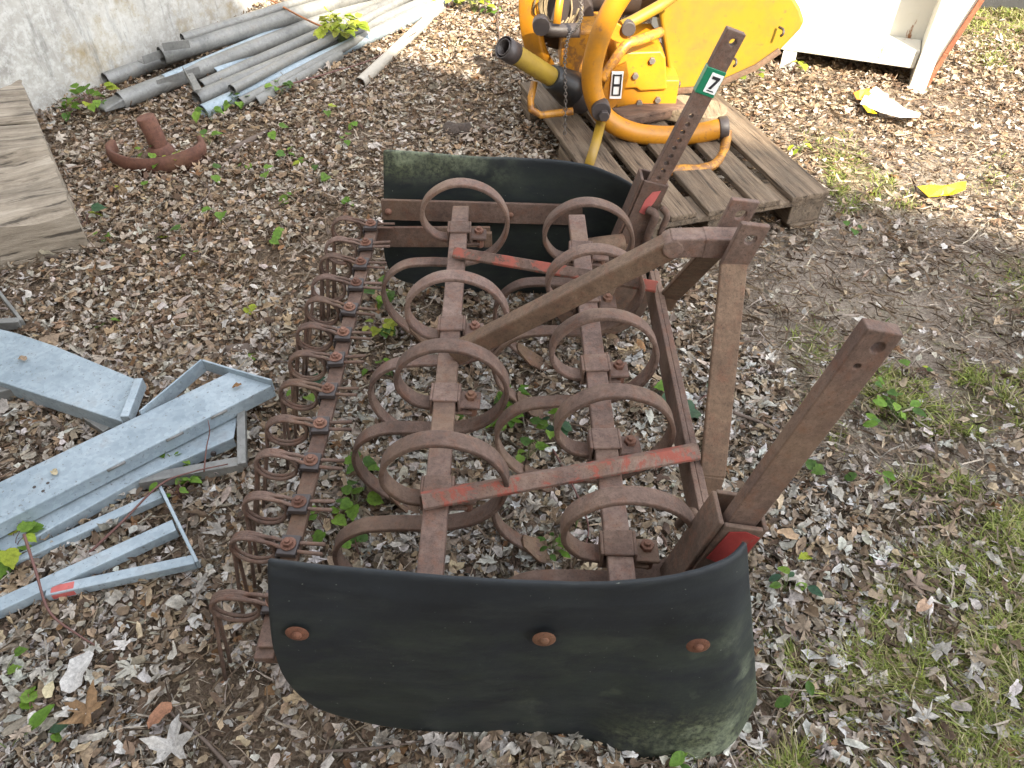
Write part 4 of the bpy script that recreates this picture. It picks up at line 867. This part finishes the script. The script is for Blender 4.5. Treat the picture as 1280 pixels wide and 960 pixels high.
for i in range(9): b.dome(c + V((random.uniform(-.05, .05), random.uniform(-.025, .025), -.02)), (random.uniform(-.3, .3), random.uniform(-.3, .3), 1), random.uniform(.025, .04), random.uniform(.03, .045), 9, 3)
tag(b.build('clod', STONE, origin=c), 'dark lump of earth on the leaves above the far shield', 'clod')
def bark(u0, v0, u1, v1, r, lab):
    a, c = G(u0, v0, .02), G(u1, v1, .02); b = MB(); n = 12; pts = [a.lerp(c, i / n) + V((0, 0, .004 * noise.noise(V((i * .6, u0, 0))))) for i in range(n + 1)]
    b.tube(pts, lambda s: r * (.55 + .6 * math.sin(math.pi * min(1, s * .9 + .1))) , 8); tag(b.build('bark_piece', TWIG, origin=a), lab, 'bark')
bark(275, 440, 340, 436, .020, 'dark rotten bark piece lying left of the harrow')
bark(283, 192, 334, 164, .012, 'grey rotten stick lying right of the rusty wheel hub')
def twig(pts, r, lab, mat=TWIG, z=.03):
    b = MB(); P = catmull([G(u, v, (zz[0] if zz else z)) for u, v, *zz in pts], 6); b.tube(P, lambda s: r * (1 - .55 * s), 6)
    tag(b.build('twig', mat, origin=P[0]), lab, 'twig')
twig([(292, 965), (255, 925), (215, 893), (205, 880)], .0045, 'dark twig in the bottom left corner pointing at the harrow')
twig([(30, 668, .12), (45, 715, .10), (62, 765, .06), (100, 795, .04), (122, 808)], .0035, 'reddish bramble stem crossing the forked bracket', TWIGRED)
twig([(104, 698, .04), (150, 655, .06), (200, 606, .08), (240, 590, .08), (285, 580, .07)], .0035, 'long thin brown twig lying over the narrow channel', TWIGRED)
twig([(255, 590, .07), (258, 560, .10), (262, 540, .13), (260, 525, .15)], .0022, 'short upright twig standing by the end of the narrow channel', TWIGRED)
twig([(0, 323), (45, 322), (100, 322)], .006, 'straight dark stick beside the massive timber')
twig([(275, 330), (210, 300), (240, 262), (262, 240), (250, 225)], .004, 'crooked pale twig lying below the rusty wheel hub')
twig([(1200, 880), (1185, 845), (1165, 800), (1160, 770)], .004, 'forked looking dark twig lying on the grass at lower right')
twig([(1280, 700), (1230, 690), (1180, 660), (1130, 640)], .004, 'grey twig lying across leaves at the right edge')
twig([(915, 515), (955, 530), (985, 548), (1005, 556)], .0055, 'dark stick lying on bare soil between mast and near arm')
twig([(585, 75), (612, 66), (640, 60)], .005, 'pale twig on sunlit leaves beside the drive shaft')
twig([(400, 940), (470, 935), (540, 925), (570, 930)], .0035, 'pale thin twig lying in front of the near shield')
twig([(1100, 205), (1060, 190), (1025, 180)], .004, 'thin twig lying right of the pallet')
twig([(690, 560), (715, 605), (735, 655), (730, 690)], .003, 'thin reddish stem lying under the tines', TWIGRED)
twig([(345, 110), (415, 90), (470, 72), (520, 40)], .004, 'red brown bramble stem trailing beside the pipes', TWIGRED, .05)
twig([(625, 50), (622, 20), (628, -10)], .005, 'short dark rod standing at the top edge left of the spreader', RUST_DARK, .06)

# seedlings: each its own plant
LV = [(0, 0), (.16, -.06), (.36, .02), (.46, .20), (.42, .34), (.50, .46), (.36, .52), (.30, .70), (.15, .80), (0, 1.0), (-.15, .80), (-.30, .70), (-.36, .52), (-.50, .46), (-.42, .34), (-.46, .20), (-.36, .02), (-.16, -.06)]
LO = [(0, 0), (.14, .08), (.27, .28), (.30, .48), (.24, .70), (.12, .9), (0, 1), (-.12, .9), (-.24, .70), (-.30, .48), (-.27, .28), (-.14, .08)]
def plant(p, n, size, h, lab, group, cols_, shape=LV, spread=1.0, name='seedling'):
    t = empty(name, p, lab, 'seedling' if name == 'seedling' else 'plant', group); st = MB(); vs, fs, cs = [], [], []
    for i in range(n):
        a = random.uniform(0, 2 * math.pi) if n > 1 else random.uniform(0, 6.28); rad = spread * size * random.uniform(.25, 1.0) * (1 if n > 1 else .2); top = V((rad * math.cos(a), rad * math.sin(a), h * random.uniform(.55, 1.1)))
        st.tube(catmull([V(p) + V((0, 0, -.01)), V(p) + V((top.x * .35, top.y * .35, top.z * .65)), V(p) + top], 4), max(.0008, size * .02), 5)
        s_ = size * random.uniform(.6, 1.15); yaw = a + random.uniform(-.9, .9); M = Matrix.Rotation(yaw - math.pi / 2, 3, 'Z') @ Matrix.Rotation(R(random.uniform(-35, 15)), 3, 'X') @ Matrix.Rotation(R(random.uniform(-25, 25)), 3, 'Y')
        c = V(random.choice(cols_)) * random.uniform(.75, 1.25); o0 = len(vs); fold = random.uniform(.1, .45)
        mid = [top + M @ V((0, .45 * s_, 0))]
        ring = [top + M @ V((x * s_, y * s_, abs(x) * s_ * fold - .25 * s_ * (y - .3) ** 2 + .03 * s_ * math.sin(9 * y + 5 * x))) for x, y in shape]
        vs += mid + ring; k = len(ring); fs += [(o0, o0 + 1 + j, o0 + 1 + (j + 1) % k) for j in range(k)]; cs += [tuple(c * .85)] + [tuple(c)] * k
    st.build('stem', TWIGRED if random.random() < .4 else GREEN_STEM, t)
    F = np.array(fs).reshape(-1); o = raw_mesh('leaves', np.array([tuple(v) for v in vs]), F, np.full(len(F) // 3, 3), np.array(cs), GREEN, False); o.parent = t
GREEN_STEM = mat_plain('green_stem', (.10, .13, .04), .2, .7)
CG = [(.12, .23, .028), (.15, .27, .035), (.19, .31, .045), (.09, .18, .035)]; CY = [(.36, .42, .04), (.28, .37, .035), (.40, .42, .08)]; CD = [(.035, .085, .045), (.05, .11, .05)]
grp = 'tiny seedlings among the dead leaves'
small = [(230, 295), (330, 225), (345, 170), (312, 388), (315, 445), (430, 265), (415, 225), (410, 145), (275, 270), (310, 205), (140, 415), (570, 60), (885, 35), (1085, 490), (1030, 600), (60, 920), (40, 893), (700, 900), (835, 490), (575, 520), (340, 300), (240, 330), (180, 240), (360, 195), (385, 205), (205, 212), (150, 240), (190, 305), (125, 300), (1065, 290), (905, 880), (370, 250), (265, 225), (430, 180), (455, 160), (1010, 700), (1140, 470), (700, 560), (515, 270)]
SMALL_AT = ['below the massive timber, nearest the crooked twig',
            'left of the harrow, right of the rotten stick',
            'right of the rotten stick above the crooked twig',
            'left of the rotten bark piece',
            'just below the rotten bark piece',
            'above the far end of the harrow, left of the far shield',
            'midway between the rusty rim and the far shield',
            'below the near end of the single pale pole',
            'right of the crooked pale twig', "right below the rusty rim's right end",
            'alone above the wide galvanised plate',
            'above the far shield, beside the dark lump of earth',
            'at the top edge under the spreader hopper',
            'on bare soil at the far right of the mast',
            'right of the near arm above the grass',
            'second from the bottom left corner, near the oval leaf',
            'under the orange brown curled leaf', "in front of the near shield's right half",
            'against the right row of tines behind the mast leg',
            'between the two tine rows under the far tines',
            'just right of the long crooked twig in open litter',
            'between the crooked twig and the rotten stick',
            'left of the rusty rim',
            'left end of the seedlings round the sunken pipe',
            'right end of the seedlings below the sunken pipe',
            'touching the front of the rusty rim',
            'between the massive timber and the rusty rim', "above the crooked pale twig's upper end", "right of the massive timber's corner",
            'below the right corner of the pallet', "in the grass touching the near shield's right end",
            'between the rotten bark and the far harrow clips',
            'between the rusty rim and the far shield, lowest there', "above the far shield's left corner",
            'between the pale pole and the far shield',
            'in leaves right of the near arm socket',
            'on bare soil beyond the near arm tip',
            'beside the right tine bar, fourth tine',
            'just left of the far tines of the first row']
for (u, v), at in zip(small, SMALL_AT):
    y = G(u, v).y; plant(G(u, v, .018), random.choice((1, 2, 2, 3)), random.uniform(.024, .040) * (1 + .12 * y), random.uniform(.015, .045), 'tiny green seedling ' + at, grp, CG + CY[:1])
big = [((35, 305), 3, .085, .05, 'large lobed bright green seedling in front of the massive timber', CG, LV), ((75, 300), 2, .06, .05, 'two leaved seedling at the corner of the massive timber', CG, LV), ((108, 285), 4, .05, .06, 'yellowing seedling beside the end of the massive timber', CY + CD, LV),
       ((120, 140), 14, .055, .09, 'bushy green plant at the foot of the wall left of the pipes', CG + CY, LV), ((92, 150), 6, .045, .06, 'small plant in the corner between timbers and wall', CG, LV),
       ((430, 62), 42, .055, .15, 'bright sunlit bushy plant growing beside the pipes', CY, LV), ((560, 12), 8, .05, .06, 'sunlit plant at the top edge by the loose pole', CY, LV), ((592, 18), 20, .055, .12, 'sunlit yellow green plant at the top edge left of the spreader', CY, LV), ((618, 22), 5, .05, .05, 'small sunlit seedling beside the dark rod', CG, LV),
       ((300, 135), 7, .045, .05, 'leafy seedling in front of the near pipe ends', CG, LV), ((265, 150), 4, .05, .06, 'seedling right of the wheel hub in front of the pipes', CG, LV), ((352, 118), 6, .04, .05, 'seedling against the outermost sunken pipe', CG, LV),
       ((190, 200), 3, .04, .05, 'seedling growing against the rusty rim', CG, LV), ((228, 203), 4, .045, .05, 'seedling right under the rusty rim', CY, LV), ((262, 180), 3, .04, .05, 'seedling at the right end of the rusty rim', CG, LV),
       ((480, 380), 9, .045, .07, 'leafy green seedling behind the far end of the harrow bar', CG, LV), ((478, 420), 9, .045, .06, 'green leafy plant between harrow and first row of tines', CG + CY, LV), ((470, 470), 5, .04, .05, 'low seedling beside the middle of the harrow bar', CG, LV),
       ((455, 600), 6, .045, .07, 'seedling growing inside a tine loop near the harrow', CG, LV), ((445, 640), 7, .05, .07, 'green seedling right of the near harrow clips', CG, LV), ((405, 660), 4, .05, .05, 'seedling beside the near end of the harrow bar', CG, LV), ((450, 695), 4, .045, .06, 'seedling just above the near shield edge', CG, LV), ((385, 500), 4, .04, .05, 'dark seedling left of the harrow bar', CD + CG, LV),
       ((630, 535), 9, .04, .06, 'seedling between the two tine rows, beside the crossing tines', CG, LV), ((640, 500), 5, .04, .05, 'seedling between the middle tines', CG, LV), ((690, 545), 8, .042, .06, 'seedling under the right row of tines', CG + CD, LV), ((660, 575), 5, .036, .05, 'low plant under the right row beside a share', CG, LV), ((690, 690), 8, .030, .04, 'fine leaved plant just above the middle of the near shield', CG, LO), ((720, 660), 8, .022, .08, 'thin stemmed seedling near the last right tine', CG, LO),
       ((225, 622), 9, .042, .06, 'green plant growing between channel and forked bracket', CG, LO), ((222, 590), 10, .035, .05, 'small feathery plant at the edge of the narrow channel', CG, LO), ((25, 695), 7, .055, .07, 'bright seedling growing beside the bramble stem', CG + CY, LV),
       ((8, 850), 2, .05, .04, 'seedling at the left edge near the bottom', CG, LV), ((12, 938), 2, .075, .04, 'broad leaved seedling in the bottom left corner', CG + CY, LO), ((62, 920), 1, .055, .03, 'single pale oval leaf seedling near the bottom left corner', CD + CG, LO), ((42, 892), 2, .04, .04, 'pair of small leaves above the pale oval leaf', CG, LV),
       ((868, 505), 3, .075, .03, 'broad bluish green leaf plant behind the mast leg', [(.07, .13, .07), (.09, .15, .09)], LV), ((1115, 520), 6, .05, .06, 'seedling on bare soil right of the near arm', CG, LO), ((1110, 545), 3, .05, .04, 'low seedling below the one right of the near arm', CG, LO), ((1082, 600), 3, .045, .05, 'seedling at the upper edge of the grass patch', CG, LO), ((980, 740), 5, .045, .05, 'dark leaved seedling in grass right of the near shield', CD + CG, LO), ((993, 862), 2, .045, .05, 'two leaved seedling in the lower grass', CG, LO), ((870, 952), 5, .05, .04, 'green plant under the bottom corner of the near shield', CG, LO), ((1100, 500), 3, .035, .04, 'small seedling above the one right of the near arm', CG, LV),
       ((928, 102), 16, .06, .09, 'leafy sunlit plant under the hopper lip', CY + CG, LO), ((990, 90), 4, .04, .05, 'small plant beside the container foot', CY, LV), ((1000, 190), 6, .04, .04, 'low yellowish plant right of the pallet edge', CY, LO)]
for (u, v), n, s_, h, lab, cc, shp in big:
    y = max(.9, G(u, v).y); plant(G(u, v, .018), n + n // 3, s_ * (.74 + .07 * y), h, lab, None, cc, shp, 1.1 if n < 12 else 1.9)
# single conspicuous leaves
def big_leaf(u, v, size, c, lab, yaw, tl=12, shape='m', z=.045):
    p = G(u, v, z); T_ = (tmpl_maple() if shape == 'm' else tmpl_oval(.55, .05))[0]; vs = []; M = Matrix.Rotation(R(yaw), 3, 'Z') @ Matrix.Rotation(R(tl), 3, 'X')
    for x, y in T_: vs.append(M @ V((x * size, y * size, 1.9 * size * x * x - .8 * size * y * y * (1 if y > 0 else -.6) + .09 * size * math.sin(x * 17 + y * 11 + yaw))))
    k = len(T_); F = np.array([(0, 1 + j, 1 + (j + 1) % (k - 1)) for j in range(k - 1)]).reshape(-1)
    o = raw_mesh('fallen_leaf', np.array([tuple(q_) for q_ in vs]), F, np.full(len(F) // 3, 3), np.array([c] * k), LITTER); o.location = p; tag(o, lab, 'fallen leaf', 'large single fallen leaves')
big_leaf(215, 935, .13, (.50, .475, .44), 'largest whitish lobed leaf near the bottom left', 10)
big_leaf(98, 840, .085, (.60, .58, .55), 'pale narrow upright leaf left of the harrow tines', -10, 25, 'o')
big_leaf(110, 890, .12, (.27, .165, .085), 'large orange brown curled leaf near the bottom left', 70)
big_leaf(1155, 757, .045, (.46, .31, .21), 'pale tan leaf on the grass at lower right', 120, 15, 'o')
big_leaf(985, 668, .05, (.50, .35, .22), 'tan leaf lying right of the near arm socket', 60, 10, 'o')
big_leaf(200, 893, .055, (.34, .17, .10), 'reddish brown leaf touching the dark twig', 150, 20, 'o')
big_leaf(645, 632, .04, (.62, .61, .59), 'whitish leaf between the two tine rows below the red tie bar', 30, 15)
big_leaf(62, 862, .04, (.62, .54, .34), 'small cream oval leaf above the green seedlings at lower left', 20, 5, 'o')
big_leaf(68, 590, .028, (.50, .42, .27), 'small tan leaf lying on the long wide galvanised channel near its rivets', 40, 5, 'o', .118)
big_leaf(296, 482, .026, (.26, .14, .06), 'small brown leaf lying near the end of the long wide channel', 110, 8, 'o', .132)
big_leaf(28, 448, .030, (.34, .25, .17), 'brown leaf lying on the wide folded galvanised plate', 75, 10, 'o', .112)
big_leaf(690, 640, .05, (.36, .26, .17), 'brown lobed leaf between the right tine row and the red tie bar', 200, 14)
